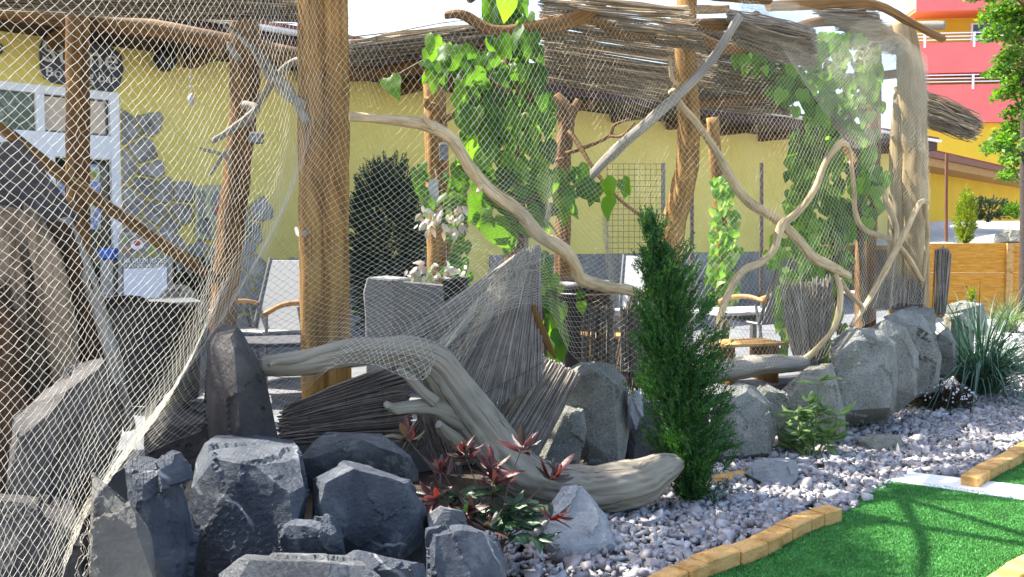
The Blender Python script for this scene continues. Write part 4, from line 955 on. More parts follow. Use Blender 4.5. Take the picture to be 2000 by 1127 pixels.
MT['granite_w'] = M_rock('warm_granite', [(0.17, 0.16, 0.13), (0.27, 0.26, 0.21), (0.36, 0.345, 0.29)], 3.0, speck=0.6, bstr=0.8, lichen=(0.24, 0.24, 0.15, 1))
MT['marble'] = M_rock('white_marble', [(0.24, 0.25, 0.265), (0.36, 0.37, 0.385), (0.48, 0.49, 0.50)], 3.5, speck=0.3, speckcol=(0.8, 0.8, 0.8, 1), dots=False, bstr=0.8)
def rock(label, outline, d, thick, mat, extra=(), amp=0.02, front=0.90, back=0.85, seed=0, cat='rock', group=None, vox=None, chips=5, parent=None, name='rock'):
    rr = random.Random(seed + int(outline[0][0] * 7 + outline[0][1]))
    cx = sum(p[0] for p in outline) / len(outline); cy = sum(p[1] for p in outline) / len(outline)
    pts = []
    ta, tb_ = rr.uniform(-.16, .16) * thick, rr.uniform(-.12, .2) * thick; hw = max(abs(p[0] - cx) for p in outline); hh = max(abs(p[1] - cy) for p in outline)
    for qi, (x, y) in enumerate(outline):
        pts.append(P(x, y, d + 0.30 * thick)); pts.append(P(cx + (x - cx) * .99, cy + (y - cy) * .985, d + 0.62 * thick))
        if qi % 2 == 1 and len(outline) > 7: continue
        f = front * rr.uniform(0.93, 1.04); b_ = back * rr.uniform(0.9, 1.05); f = min(f, 0.985)
        tilt = ta * (x - cx) / hw - tb_ * (y - cy) / hh                        # the front is one broad slightly tilted break
        pts.append(P(cx + (x - cx) * f, cy + (y - cy) * f, d + 0.06 * thick + tilt))
        pts.append(P(cx + (x - cx) * b_, cy + (y - cy) * b_, d + thick))
    pts += [P(*e) for e in extra]
    bm = bmesh.new()
    for p in pts: bm.verts.new(p)
    r = bmesh.ops.convex_hull(bm, input=bm.verts)
    bmesh.ops.delete(bm, geom=[e for e in r['geom_interior'] if isinstance(e, bmesh.types.BMVert)], context='VERTS')
    cen = sum(pts, Vector()) / len(pts)
    dim = max((max(p[k] for p in pts) - min(p[k] for p in pts)) for k in range(3))
    if 'granite' in mat.name: chips = 7
    for q in range(chips):                                   # knock flat chips off the edges and corners
        nv = Vector((rr.gauss(0, 1), rr.gauss(-0.6, 0.8), rr.gauss(0.3, 0.9))).normalized()
        far = max((v.co - cen).dot(nv) for v in bm.verts)
        g = bmesh.ops.bisect_plane(bm, geom=bm.verts[:] + bm.edges[:] + bm.faces[:], plane_co=cen + nv * far * rr.uniform(0.80, 0.95), plane_no=nv, clear_outer=True)
        ed_ = [e for e in g['geom_cut'] if isinstance(e, bmesh.types.BMEdge)]
        if ed_: bmesh.ops.holes_fill(bm, edges=ed_)
    me = bpy.data.meshes.new('tmp'); bm.to_mesh(me); bm.free()
    o = bpy.data.objects.new('tmp', me); COL.objects.link(o)
    md = o.modifiers.new('r', 'REMESH'); md.mode = 'SHARP'; md.octree_depth = 6; md.scale = 0.92; md.sharpness = 1.0; md.use_remove_disconnected = False
    dg = bpy.context.evaluated_depsgraph_get(); dg.update()
    m2 = bpy.data.meshes.new_from_object(o.evaluated_get(dg)); bpy.data.objects.remove(o)
    n = len(m2.vertices); co = np.zeros(n * 3, dtype=np.float32); no = np.zeros(n * 3, dtype=np.float32)
    m2.vertices.foreach_get('co', co); m2.vertices.foreach_get('normal', no); co = co.reshape(-1, 3); no = no.reshape(-1, 3)
    s0 = Vector((rr.uniform(0, 99), rr.uniform(0, 99), rr.uniform(0, 99))); k1 = 2.6 / dim
    dsp = np.zeros(n); memo = {}
    st_ = Matrix.Diagonal((1, 1, 0.6))
    for i in range(n):
        v = Vector(co[i]); w = st_ @ v
        a = noise.noise(v * k1 + s0); e = noise.noise(v * k1 * 6 + s0); h = noise.noise(v * k1 * 17 + s0)
        wv = w * k1 * 1.15 + s0 + Vector((e, h, a)) * 0.10
        pt = noise.voronoi(wv)[1][0]; key = (round(pt.x, 3), round(pt.y, 3))
        if key not in memo: memo[key] = (Vector((rr.gauss(0, 1), rr.gauss(0, 1), rr.gauss(0, 1))) * 1.3, rr.uniform(-0.7, 0.7))
        g_, o_ = memo[key]                                    # each cell is a tilted flat break
        dsp[i] = (0.45 * a + 0.75 * (g_.dot(wv - pt) + o_) + (0.10 * e + 0.10 * h if 'slate' in mat.name else 0.28 * e + 0.2 * h)) * amp * dim
    co += no * dsp[:, None].astype(np.float32)
    ctr = co.mean(axis=0); ctr[2] = co[:, 2].min()
    co -= ctr; m2.vertices.foreach_set('co', co.ravel())
    m2.polygons.foreach_set('use_smooth', np.zeros(len(m2.polygons), dtype=bool)); m2.update()
    m2.name = 'rock'; m2.materials.clear()
    ob = link(name, m2, mat, parent); ob.location = Vector(ctr) - base_of(parent)
    if parent is not None: return ob
    return tag(ob, label, cat, group)
# slate group in the foreground
rock('brown grey slate slab leaning beside the net hem', [(180, 922), (206, 948), (250, 985), (288, 1040), (300, 1130), (305, 1210), (172, 1210), (176, 1050)], 2.75, 0.26, MT['slate_b'], amp=0.012, front=0.93)
rock('blue slate pillar streaked with white beside the brown slab', [(248, 905), (290, 876), (330, 888), (352, 930), (378, 1040), (368, 1130), (362, 1210), (285, 1210), (255, 1010)], 3.15, 0.34, MT['slate_r'], amp=0.03)
rock('largest blue slate block with pale flat top', [(383, 895), (440, 905), (540, 900), (585, 890), (600, 960), (592, 1010), (548, 1040), (545, 1110), (530, 1210), (372, 1210), (368, 1000)], 3.5, 0.4, MT['slate_r'], extra=[(425, 851, 3.92), (500, 849, 3.95), (572, 860, 3.9), (580, 878, 3.85), (395, 872, 3.75)], amp=0.013, front=0.95, back=0.8)
rock('small jagged slate wedged below the largest blue block', [(545, 1030), (575, 1013), (600, 1030), (640, 1012), (668, 1050), (674, 1090), (600, 1105), (545, 1080)], 3.25, 0.25, MT['slate_r'], amp=0.03)
rock('flat pale slate slab lying in front of the blue blocks', [(425, 1120), (465, 1091), (600, 1093), (715, 1104), (742, 1127), (745, 1230), (415, 1230)], 2.85, 0.3, MT['slate_l'], extra=[(480, 1080, 3.2), (690, 1085, 3.2)], amp=0.015, front=0.92)
rock('sloping blue slate block with one thin white vein', [(612, 935), (650, 918), (690, 893), (760, 912), (800, 940), (832, 990), (837, 1050), (826, 1100), (760, 1130), (645, 1125), (612, 1010)], 3.5, 0.45, MT['slate_r'], amp=0.013, front=0.88)
rock('pale grey slate behind the sloping blue block', [(582, 885), (622, 856), (700, 849), (765, 862), (800, 892), (822, 935), (700, 970), (590, 950)], 4.0, 0.4, MT['slate_l'], extra=[(640, 845, 4.4), (740, 848, 4.4)], amp=0.016, front=0.9)
rock('upright slate with cut face at the foot of the red-leaved shrub', [(835, 1035), (900, 1026), (962, 1035), (985, 1095), (998, 1210), (838, 1210)], 3.15, 0.28, MT['slate_r'], amp=0.013, front=0.88)
rock('small grey slate tucked behind the cut-faced slate', [(835, 1005), (860, 988), (903, 1000), (918, 1035), (870, 1060), (838, 1045)], 3.5, 0.2, MT['slate_l'], amp=0.02)
rock('low blue slate between flat slab and cut-faced slate', [(650, 1098), (692, 1073), (745, 1095), (828, 1102), (842, 1215), (640, 1215)], 3.0, 0.25, MT['slate_r'], amp=0.02)
rock('tall pointed dark standing stone behind the blue blocks', [(409, 665), (425, 642), (441, 628), (468, 643), (486, 690), (505, 706), (520, 780), (546, 862), (540, 900), (412, 900), (406, 770)], 3.98, 0.25, MT['slate_d'], extra=[(458, 690, 3.9), (472, 880, 3.88)], amp=0.012, front=0.9)
rock('grey slate boulder under the net beside the weathered stump', [(30, 820), (118, 722), (200, 700), (232, 760), (228, 850), (195, 960), (110, 1020), (15, 980)], 3.6, 0.5, MT['slate_d'], amp=0.02)
rock('dark slate in shadow below the net corner', [(-60, 960), (60, 990), (140, 985), (178, 1060), (178, 1260), (-70, 1260)], 3.2, 0.5, MT['slate_d'], amp=0.02)
rock('blue grey slab leaning on top of the weathered stump', [(-80, 290), (40, 272), (82, 322), (115, 400), (155, 425), (120, 470), (-80, 470)], 4.55, 0.25, MT['slate_d'], amp=0.015, front=0.92, chips=1)
rock('dark slate filling the gap left of the largest blue block', [(345, 950), (380, 930), (400, 1000), (400, 1210), (345, 1210)], 3.75, 0.3, MT['slate_d'])
rock('dark broken slate beneath the standing stone', [(290, 800), (400, 800), (420, 900), (400, 1000), (280, 960)], 4.2, 0.4, MT['slate_d'])
rock('white marble boulder beside the red-leaved shrub', [(1056, 1050), (1072, 985), (1100, 952), (1135, 950), (1155, 972), (1182, 1012), (1202, 1065), (1190, 1105), (1120, 1118), (1056, 1100)], 3.95, 0.35, MT['marble'], amp=0.02)
# granite retaining boulders
rock('tall granite boulder under the blue grey reed mat', [(1090, 770), (1105, 722), (1135, 705), (1195, 712), (1229, 745), (1227, 850), (1216, 915), (1140, 915), (1108, 850)], 5.6, 0.5, MT['granite'], amp=0.016)
rock('rounded granite boulder left of the tall one', [(1040, 890), (1052, 842), (1070, 810), (1102, 792), (1138, 800), (1145, 840), (1132, 900), (1120, 925), (1040, 925)], 5.35, 0.4, MT['granite'], amp=0.016)
rock('small white marble shard next to tall granite boulder', [(1228, 775), (1240, 756), (1253, 775), (1251, 812), (1242, 840), (1228, 810)], 5.7, 0.12, MT['marble'], amp=0.03)
rock('dark brown stone behind the cypress foot', [(1222, 840), (1260, 828), (1335, 850), (1335, 960), (1222, 920)], 5.8, 0.4, MT['slate_d'])
rock('broad granite boulder right of the cypress', [(1388, 800), (1410, 762), (1440, 744), (1476, 752), (1508, 788), (1519, 850), (1502, 905), (1425, 915), (1385, 890)], 5.75, 0.45, MT['granite'], amp=0.018)
rock('warm sunlit stone wedged under the low log', [(1475, 765), (1498, 748), (1540, 770), (1546, 822), (1520, 842), (1488, 800)], 6.1, 0.3, MT['granite_w'], amp=0.03)
rock('warm granite boulder behind the young leafy plant', [(1510, 800), (1526, 748), (1580, 715), (1625, 710), (1634, 762), (1650, 805), (1648, 862), (1560, 875), (1522, 868)], 6.15, 0.5, MT['granite_w'], amp=0.02)
rock('largest square-topped granite boulder of the wall', [(1618, 712), (1622, 668), (1650, 645), (1722, 645), (1750, 670), (1754, 740), (1746, 805), (1685, 858), (1648, 858), (1638, 770)], 6.5, 0.6, MT['granite'], extra=[(1650, 640, 7.0), (1715, 640, 7.0)], amp=0.012, front=0.9)
rock('narrow granite boulder behind the square-topped one', [(1688, 640), (1730, 622), (1770, 640), (1791, 690), (1789, 775), (1752, 805), (1735, 760), (1730, 690)], 7.0, 0.4, MT['granite'], amp=0.016)
rock('pale granite boulder with stepped top under the low reed screen', [(1725, 618), (1765, 604), (1800, 615), (1824, 640), (1836, 700), (1831, 765), (1792, 780), (1772, 690)], 7.35, 0.45, MT['granite'], amp=0.016)
rock('flat-topped granite boulder beside the rolled reed bundle', [(1745, 606), (1780, 599), (1824, 602), (1828, 645), (1800, 665), (1760, 650)], 7.75, 0.4, MT['granite'], amp=0.015)
rock('granite boulder at the root of the blue grass', [(1825, 655), (1850, 640), (1866, 668), (1866, 730), (1836, 748), (1824, 710)], 7.9, 0.4, MT['granite'], amp=0.02)
rock('grey boulder near the fence half hidden by grass', [(1845, 615), (1880, 611), (1903, 640), (1900, 700), (1850, 700)], 8.7, 0.4, MT['granite_w'], amp=0.02)
rock('flat grey boulder against the plank fence', [(1845, 598), (1880, 587), (1918, 594), (1930, 640), (1925, 660), (1850, 640)], 9.6, 0.5, MT['granite'], amp=0.02)
rock('flat mossy stone half sunk in the gravel', [(1670, 860), (1700, 848), (1756, 851), (1766, 870), (1757, 892), (1730, 900), (1690, 884)], 6.05, 0.25, MT['granite_w'], amp=0.02)
rock('white marble stone with a bright corner lying on the gravel', [(1453, 925), (1474, 898), (1520, 896), (1557, 900), (1561, 932), (1546, 964), (1500, 952)], 5.15, 0.25, MT['marble'], amp=0.015)
rock('rounded white stone on the patio beside the wicker tub chair', [(310, 580), (330, 560), (362, 556), (385, 575), (390, 610), (340, 620), (312, 602)], 7.9, 0.35, MT['granite_w'], amp=0.03)
rock('small white stone on the patio near the leaning trunk post', [(394, 598), (410, 585), (430, 590), (434, 640), (398, 640)], 7.9, 0.25, MT['granite_w'], amp=0.03)
rock('pale stone cap on the dark planter by the door', [(182, 580), (198, 570), (215, 572), (216, 584), (184, 588)], 7.4, 0.2, MT['marble'], amp=0.03)
rock('pale stone on the patio beyond the fence posts of the bank', [(1945, 460), (1970, 448), (2010, 452), (2030, 478), (1940, 480)], 17.6, 0.8, MT['granite_w'], amp=0.02)
# piece of board on the gravel
tag(MB().prism([P(1385, 937, 5.25), P(1455, 925, 5.3), P(1455, 932, 5.25), P(1385, 944, 5.2)], (0, 0.05, 0.012)).build('loose_board', MT['block']), 'thin pine board lying on gravel beside the white stone', 'board')

# weathered stump behind the net
st = thing('weathered_stump', 'huge weathered brown stump behind the net with hollow grain', 'stump', P(60, 1000, 4.3))
MT['stump'] = M_wood('rotten_trunk', [lin('#3b2c20'), lin('#6e553f'), lin('#8d775d'), lin('#a59680')], 12, 0.7, 0.9, 1.0, 0.8)
MT['stump'] = M_noise('split_trunk', [lin('#44362a'), lin('#6f5d49'), lin('#93806a'), lin('#7c6a55')], 2.2, 0.9, 9, 1.0, 0.03, stretch=(6, 6, 0.55), fine=0.2)
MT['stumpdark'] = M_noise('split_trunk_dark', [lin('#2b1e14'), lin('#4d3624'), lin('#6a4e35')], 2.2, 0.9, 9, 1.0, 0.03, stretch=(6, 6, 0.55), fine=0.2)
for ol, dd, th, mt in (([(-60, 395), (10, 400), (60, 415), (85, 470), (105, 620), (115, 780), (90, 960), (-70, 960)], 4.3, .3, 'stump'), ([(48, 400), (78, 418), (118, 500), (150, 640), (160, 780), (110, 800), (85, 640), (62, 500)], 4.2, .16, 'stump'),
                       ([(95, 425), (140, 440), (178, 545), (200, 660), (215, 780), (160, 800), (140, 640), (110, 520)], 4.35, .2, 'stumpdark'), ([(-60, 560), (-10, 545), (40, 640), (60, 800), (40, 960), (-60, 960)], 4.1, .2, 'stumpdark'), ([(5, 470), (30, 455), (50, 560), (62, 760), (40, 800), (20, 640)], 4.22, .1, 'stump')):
    rock('', ol, dd, th, MT[mt], amp=0.010, chips=0, parent=st, name='split_piece')
pts, rad = px_tube([(255, 840, 12), (215, 680, 14), (165, 520, 14), (125, 430, 12)], 4.25, 4.5)
MB().tube(pts, rad, 10, 6, 0.15).build('splinter', MT['driftgrey'], st, smooth=True)

# ------------------------------------------------------------------ patio furniture
MT['wicker'] = M_noise('black_wicker', [(0.006, 0.006, 0.007), (0.03, 0.03, 0.032)], 60, 0.5, 90, 1.0, 0.01)
MT['textile'] = M_plain('pale_textile', (0.22, 0.225, 0.225), 0.8, var=0.08, scale=40)
MT['armwood'] = M_plain('orange_wood', (0.42, 0.20, 0.06), 0.5, var=0.2, scale=20)
MT['metal'] = M_plain('grey_metal', (0.20, 0.205, 0.21), 0.4, 0.6)
def wicker(label, x, d, rz, h=0.78):
    base = P(x, 600, d); base.z = PATIO
    t = thing('wicker_chair', label, 'chair', base, 'wicker chairs on the patio')
    R = Matrix.Rotation(rz, 3, 'Z')
    mb = MB(); V = []; n = 14
    for ring, (r, z) in enumerate(((0.30, 0.05), (0.33, h), (0.29, h), (0.26, 0.05))):
        for k in range(n):
            a = math.radians(-20 + 220 * k / (n - 1)); zz = z if ring in (0, 3) else z - 0.16 * (1 - abs(math.sin(a))) 
            V.append(base + R @ Vector((r * math.cos(a), r * math.sin(a), zz)))
    F = [(q * n + k, q * n + k + 1, ((q + 1) % 4) * n + k + 1, ((q + 1) % 4) * n + k) for q in range(4) for k in range(n - 1)]
    mb.add(V, F); mb.build('backrest', MT['wicker'], t, smooth=False)
    MB().box(base + R @ Vector((0, -0.02, 0.36)), (0.5, 0.5, 0.12), M=R).build('seat', MT['wicker'], t, bevel=0.02)
    for sx in (-1, 1):
        for sy in (-1, 1):
            MB().box(base + R @ Vector((0.21 * sx, 0.21 * sy, 0.15)), (0.05, 0.05, 0.30), M=R).build('leg', MT['wicker'], t)
    return t
wicker('black wicker tub chair at the grey table beside the pale rounded stone', 300, 6.3, math.radians(200))
wicker('black wicker tub chair closest to the white door', 205, 6.9, math.radians(230))
def table(label, x, d, w, dp, h, rz, mt, ml, name='patio_table'):
    b = P(x, 600, d); b.z = PATIO; R = Matrix.Rotation(rz, 3, 'Z')
    t = thing(name, label, 'table', b)
    MB().box(b + Vector((0, 0, h - 0.015)), (w, dp, 0.03), M=R).build('table_top', mt, t, bevel=0.006)
    for sx in (-1, 1):
        for sy in (-1, 1): MB().box(b + R @ Vector(((w / 2 - .06) * sx, (dp / 2 - .06) * sy, (h - .03) / 2)), (0.05, 0.05, h - 0.03), M=R).build('leg', ml, t)
    return t
table('grey square patio table before the poster board', 292, 7.3, 0.75, 0.7, 0.70, 0.5, MT['metal'], MT['black'])
table('low dark coffee table beside the thick twin-trunk post', 545, 6.7, 0.62, 0.55, 0.44, 0.3, MT['slate'], MT['black'])
table('pale square table behind the cypress', 1222, 8.0, 0.5, 0.5, 0.56, 0.3, MT['offwhite'], MT['metal'])
table('pale wide table behind the sunlit curving branch', 1440, 8.6, 0.9, 0.6, 0.52, 0.4, MT['offwhite'], MT['metal'])
def recliner(label, x, d, rz, mt, w=0.48):
    b = P(x, 600, d); b.z = PATIO; R = Matrix.Rotation(rz, 3, 'Z')
    t = thing('garden_chair', label, 'chair', b, 'textile garden chairs')
    bx = lambda a, c, wd, th: [b + R @ Vector((-wd / 2, a[0], a[1])), b + R @ Vector((wd / 2, a[0], a[1])), b + R @ Vector((wd / 2, c[0], c[1])), b + R @ Vector((-wd / 2, c[0], c[1]))]
    MB().prism(bx((0.20, 0.42), (0.42, 1.02), w, 0), R @ Vector((0, 0.012, 0.004))).build('backrest', mt, t)
    MB().prism(bx((0.20, 0.41), (-0.28, 0.44), w, 0), Vector((0, 0, 0.012))).build('seat', mt, t)
    for s in (-1, 1):
        q = lambda y, z, o=0.03: b + R @ Vector((s * (w / 2 + o), y, z))
        MB().tube([q(0.43, 1.04), q(0.31, 0.72), q(0.19, 0.42)], 0.016, 6, 2).build('back_rail', MT['metal'], t)
        MB().tube([q(-0.30, 0.45), q(0.2, 0.42)], 0.014, 6, 2).build('seat_rail', MT['metal'], t)
        MB().tube([q(0.30, 0.63, 0.05), q(0.1, 0.67, 0.05), q(-0.12, 0.66, 0.05), q(-0.32, 0.60, 0.05)], 0.022, 8, 3).build('armrest', MT['armwood'], t, smooth=True)
        MB().tube([q(-0.26, 0.60), q(-0.28, 0.0)], 0.014, 6, 2).build('leg', MT['metal'], t)
        MB().tube([q(0.14, 0.64), q(0.30, 0.0)], 0.014, 6, 2).build('leg', MT['metal'], t)
    return t
recliner('pale textile garden chair with wooden armrests left of the twin-trunk post', 512, 7.4, math.radians(-25), MT['textile'])
recliner('white textile garden chair behind the black tub', 1232, 9.6, math.radians(-20), MT['offwhite'], 0.30)
recliner('garden chair with orange armrest before the grey dado', 1490, 8.4, math.radians(-150), MT['textile'], 0.44)
def bench(label, x, d, w, h, rz):
    b = P(x, 600, d); b.z = PATIO; R = Matrix.Rotation(rz, 3, 'Z'); t = thing('slatted_bench', label, 'bench', b)
    for k in range(5): MB().box(b + R @ Vector((0, -0.16 + 0.08 * k, h)), (w, 0.066, 0.025), M=R).build('slat', MT['block'], t, bevel=0.003)
    for s in (-1, 1): MB().box(b + R @ Vector((s * (w / 2 - .1), 0, (h - .014) / 2)), (0.05, 0.36, h - .014), M=R).build('leg', MT['brownwood'], t)
bench('slatted pine bench behind the dark reed screen', 1215, 7.4, 0.6, 0.40, 0.3)
bench('slatted pine bench behind the low log', 1452, 7.4, 0.62, 0.33, 0.3)
# black tub
tb = thing('black_tub', 'large black tub with grey rim behind the sinuous pale branch', 'tub', (P(1145, 600, 7.8).x, 7.8, PATIO))
cb = Vector((P(1145, 600, 7.8).x, 7.8, PATIO))
mb = MB(); ns = 24
prof = [(0.20, 0.0), (0.255, 0.62), (0.262, 0.70), (0.262, 0.72), (0.285, 0.73), (0.285, 0.84), (0.25, 0.84), (0.24, 0.70), (0.0, 0.70)]
V = [cb + Vector((r * math.cos(6.2832 * k / ns), r * math.sin(6.2832 * k / ns), z)) for r, z in prof for k in range(ns)]
mb.add(V, [(q * ns + k, q * ns + (k + 1) % ns, (q + 1) * ns + (k + 1) % ns, (q + 1) * ns + k) for q in range(len(prof) - 1) for k in range(ns)])
mb.build('tub', MT['black'], tb, smooth=True)
mb = MB(); mb.tube([cb + Vector((0.292 * math.cos(a), 0.292 * math.sin(a), 0.735)) for a in np.linspace(0, 6.2832, 25)], 0.008, 6, 1, caps=False); mb.build('hoop', MT['metal'], tb)
# stone trough
tr = thing('stone_trough', 'granite trough of upright slabs below the variegated climber', 'planter', P(800, 700, 6.9))
MT['granite_c'] = M_rock('cut_granite', [(0.17, 0.17, 0.165), (0.24, 0.24, 0.23), (0.31, 0.31, 0.30)], 2.0, speck=0.8, bstr=0.4)
MB().prism([P(708, 572, 6.75), P(716, 541, 6.75), P(768, 546, 6.8), P(770, 600, 6.8), P(764, 760, 6.8), P(714, 760, 6.75), P(712, 620, 6.75)], (0.1, 0.34, 0)).build('slab', MT['granite_c'], tr, bevel=0.012)
MB().prism([P(776, 548, 6.95), P(905, 560, 7.15), P(905, 760, 7.15), P(776, 760, 6.95)], (-0.03, 0.08, 0)).build('slab', MT['granite_c'], tr, bevel=0.01)
MB().prism([P(776, 556, 7.6), P(905, 562, 7.75), P(905, 740, 7.75), P(776, 740, 7.6)], (-0.03, 0.08, 0)).build('slab', MT['granite_c'], tr, bevel=0.01)
MB().prism([P(778, 570, 7.05), P(903, 574, 7.25), P(903, 574, 7.7), P(778, 570, 7.6)], (0, 0, -0.05)).build('soil', MT['soil'], tr)
pot = thing('plant_pot', 'small black plant pot at the end of the granite trough', 'pot', P(885, 600, 6.8))
mb = MB(); cb2 = P(890, 640, 6.85); V = [cb2 + Vector((r * math.cos(6.2832 * k / 16), r * math.sin(6.2832 * k / 16), z)) for r, z in ((0.07, -0.15), (0.10, 0.36), (0.115, 0.36), (0.115, 0.40), (0.09, 0.40), (0.08, 0.33), (0, 0.33)) for k in range(16)]
mb.add(V, [(q * 16 + k, q * 16 + (k + 1) % 16, (q + 1) * 16 + (k + 1) % 16, (q + 1) * 16 + k) for q in range(6) for k in range(16)]); mb.build('pot', MT['black'], pot, smooth=True)
# dark planter beside the door
MB_ = MB().box((P(200, 600, 7.5).x, 7.5, PATIO + 0.34), (0.34, 0.3, 0.68)); tag(MB_.build('square_planter', MT['slate'], bevel=0.01), 'dark square planter beside the white door under the pale stone cap', 'planter')
# A-frame poster board
ab = thing('poster_board', 'grey framed advertising board with food pictures and a blank white sheet', 'sign', (P(285, 600, 8.9).x, 8.9, PATIO))
DB = 8.9
def PB(x, y, o=0.0): p = P(x, y, DB); p.y -= o; return p
for (xa, ya, xb, yb) in ((231, 455, 238, 706), (330, 452, 337, 706), (238, 454, 330, 460), (238, 690, 330, 700)):
    MB().prism([PB(xa, ya), PB(xb, ya), PB(xb, yb), PB(xa, yb)], (0, 0.03, 0)).build('frame', MT['metal'], ab)
MB().prism([PB(238, 460, -0.006), PB(330, 460, -0.006), PB(330, 690, -0.006), PB(238, 690, -0.006)], (0, 0.02, 0)).build('panel', M_plain('grey_print', (0.20, 0.20, 0.19), 0.5), ab)
MB().prism([PB(242, 525), PB(326, 522), PB(326, 688), PB(242, 688)], (0, 0.004, 0)).build('white_sheet', M_plain('white_sheet', (0.72, 0.73, 0.78), 0.6, var=0.02), ab)
for k, (x, y, r, c) in enumerate([(268, 478, 13, (0.7, 0.68, 0.66)), (268, 475, 7, (0.4, 0.06, 0.05)), (248, 488, 9, (0.35, 0.2, 0.12)), (298, 488, 9, (0.22, 0.32, 0.06)), (312, 470, 9, (0.3, 0.24, 0.15)), (246, 468, 8, (0.2, 0.24, 0.1)), (285, 466, 8, (0.45, 0.3, 0.2))]):
    poly = [PB(x + r * math.cos(a), y + r * .8 * math.sin(a), 0.002 + 0.0015 * k) for a in np.linspace(0, 6.2832, 14, endpoint=False)]
    MB().prism(poly, (0, 0.001, 0)).build('picture', M_plain('print_%d' % k, c, 0.5, var=0.4, scale=25), ab)
MT['print_y'] = M_plain('yellow_print', (0.5, 0.5, 0.08), 0.5); 
for txt, y, sz, w, mt in (('SPORTOVNÍ PŘENOSY', 499, 0.05, 62, MT['print_y']), ('NA VELKÉM PLÁTNĚ', 510, 0.075, 82, MT['white']), ('VE STONE BOWLING BARU', 519.5, 0.05, 82, MT['white'])):
    lettering(txt, PB(284 + (8 if y < 505 else 0), y, 0.006), (1, 0, 0), (0, 0, 1), sz, mt, ab, width=w / FPX * DB, extrude=0.001)
MB().prism([PB(234, 600, -0.5), PB(240, 600, -0.5), PB(240, 706, -0.7), PB(234, 706, -0.7)], (0, 0.03, 0)).build('rear_leg', MT['metal'], ab)
MB().prism([PB(236, 460, -0.035), PB(332, 460, -0.035), PB(332, 706, -0.45), PB(236, 706, -0.45)], (0, 0.015, 0)).build('rear_panel', MT['slate'], ab)
# blue bin beside the door
bn = thing('waste_bin', 'grey bin with bright blue lid between the door and poster board', 'bin', (P(219, 600, 9.2).x, 9.2, PATIO))
MB().box((P(219, 600, 9.2).x, 9.2, PATIO + 0.50), (0.15, 0.2, 1.0)).build('body', MT['metal'], bn, bevel=0.01)
MB().box((P(219, 600, 9.2).x, 9.2, PATIO + 1.06), (0.17, 0.22, 0.12)).build('lid', M_plain('blue_plastic', (0.02, 0.12, 0.5), 0.4), bn, bevel=0.02)
# small lamp boxes and paper on posts
def lampbox(x, y, d, w, h, label):
    t = thing('lamp_box', label, 'lamp', P(x, y + h / 2, d))
    MB().prism([P(x - w / 2, y - h / 2, d), P(x + w / 2, y - h / 2, d), P(x + w / 2, y + h / 2, d), P(x - w / 2, y + h / 2, d)], (0, 0.09, 0)).build('housing', MT['metal'], t, bevel=0.008)
    MB().prism([P(x - w / 2 + 2, y - h / 2 - 2, d - .01), P(x + w / 2 + 1, y - h / 2 - 2, d - .01), P(x + w / 2 + 1, y - h / 2 + 2, d - .01), P(x - w / 2 + 2, y - h / 2 + 2, d - .01)], (0, 0.11, 0)).build('cap', MT['offwhite'], t)
lampbox(497, 269, 6.25, 24, 20, 'small grey lamp box on the leaning trunk post')
lampbox(866, 297, 8.08, 18, 34, 'small grey lamp box on the slim pine post')
tag(MB().prism([P(836, 350, 8.1), P(856, 350, 8.1), P(857, 404, 8.1), P(838, 404, 8.1)], (0, 0.012, 0)).build('paper_notice', MT['offwhite']), 'white paper notice fixed to the slim pine post', 'notice')
# wire trellis before the wall
wt = thing('wire_trellis', 'square wire trellis standing before the yellow wall', 'trellis', (P(1240, 600, 10.6).x, 10.6, PATIO))
MT['wiredark'] = M_plain('dark_wire', (0.06, 0.05, 0.035), 0.6)
for k in range(11):
    x = 1186 + 10.6 * k; MB().tube([P(x, 320, 10.6), P(x, 690, 10.6)], 0.0035, 4, 1).build('wire', MT['wiredark'], wt)
for k in range(24):
    y = 320 + 11 * k; MB().tube([P(1184, y, 10.59), P(1296, y, 10.59)], 0.0035, 4, 1).build('wire', MT['wiredark'], wt)
for x in (1296,): MB().tube([P(x, 318, 10.6), P(x, 700, 10.6)], 0.022, 8, 2).build('upright', MT['metal'], wt)
for x, y0, dd, lab in ((1351, 362, 12.0, 'thin brown steel upright beside the crooked post'), (1487, 318, 13.0, 'thin brown steel upright before the grey dado')):
    p = P(x, 600, dd); p.z = PATIO
    tag(MB().tube([p, P(x, 480, dd), P(x, y0, dd)], 0.03, 8, 2).build('steel_upright', M_plain('brown_steel', (0.10, 0.07, 0.06), 0.6)), lab, 'post')

# ------------------------------------------------------------------ plants with large leaves: each leaf its own piece
def leaf_mesh(name, ys, ws, cup=0.25, droop=0.25, notch=0.0, wav=0.0):
    V = []; F = []; n = len(ys)
    for i, (y, w) in enumerate(zip(ys, ws)):
        z = -droop * y * y + wav * math.sin(i * 2.1)
        ym = y + (notch if i == 0 else 0)
        V += [(-w, y, z - cup * w + wav * math.cos(i * 1.7)), (-w * .5, (y + ym) / 2, z - cup * w * .3), (0, ym, z), (w * .5, (y + ym) / 2, z - cup * w * .3), (w, y, z - cup * w - wav * math.sin(i * 1.3))]
    for i in range(n - 1):
        for k in range(4): F.append((i * 5 + k, i * 5 + k + 1, i * 5 + 6 + k, i * 5 + 5 + k))
    me = bpy.data.meshes.new(name); me.from_pydata(V, [], F); me.update()
    me.polygons.foreach_set('use_smooth', np.ones(len(F), dtype=bool))
    return me
heart = [leaf_mesh('heart_leaf', [-.12, .02, .2, .42, .66, .86, 1.0], [.20, .38, .44, .38, .24, .10, .005], c, dr, .16, w) for c, dr, w in ((.25, .25, .015), (.05, .4, .02), (.4, .15, .02), (-.15, .3, .03))]
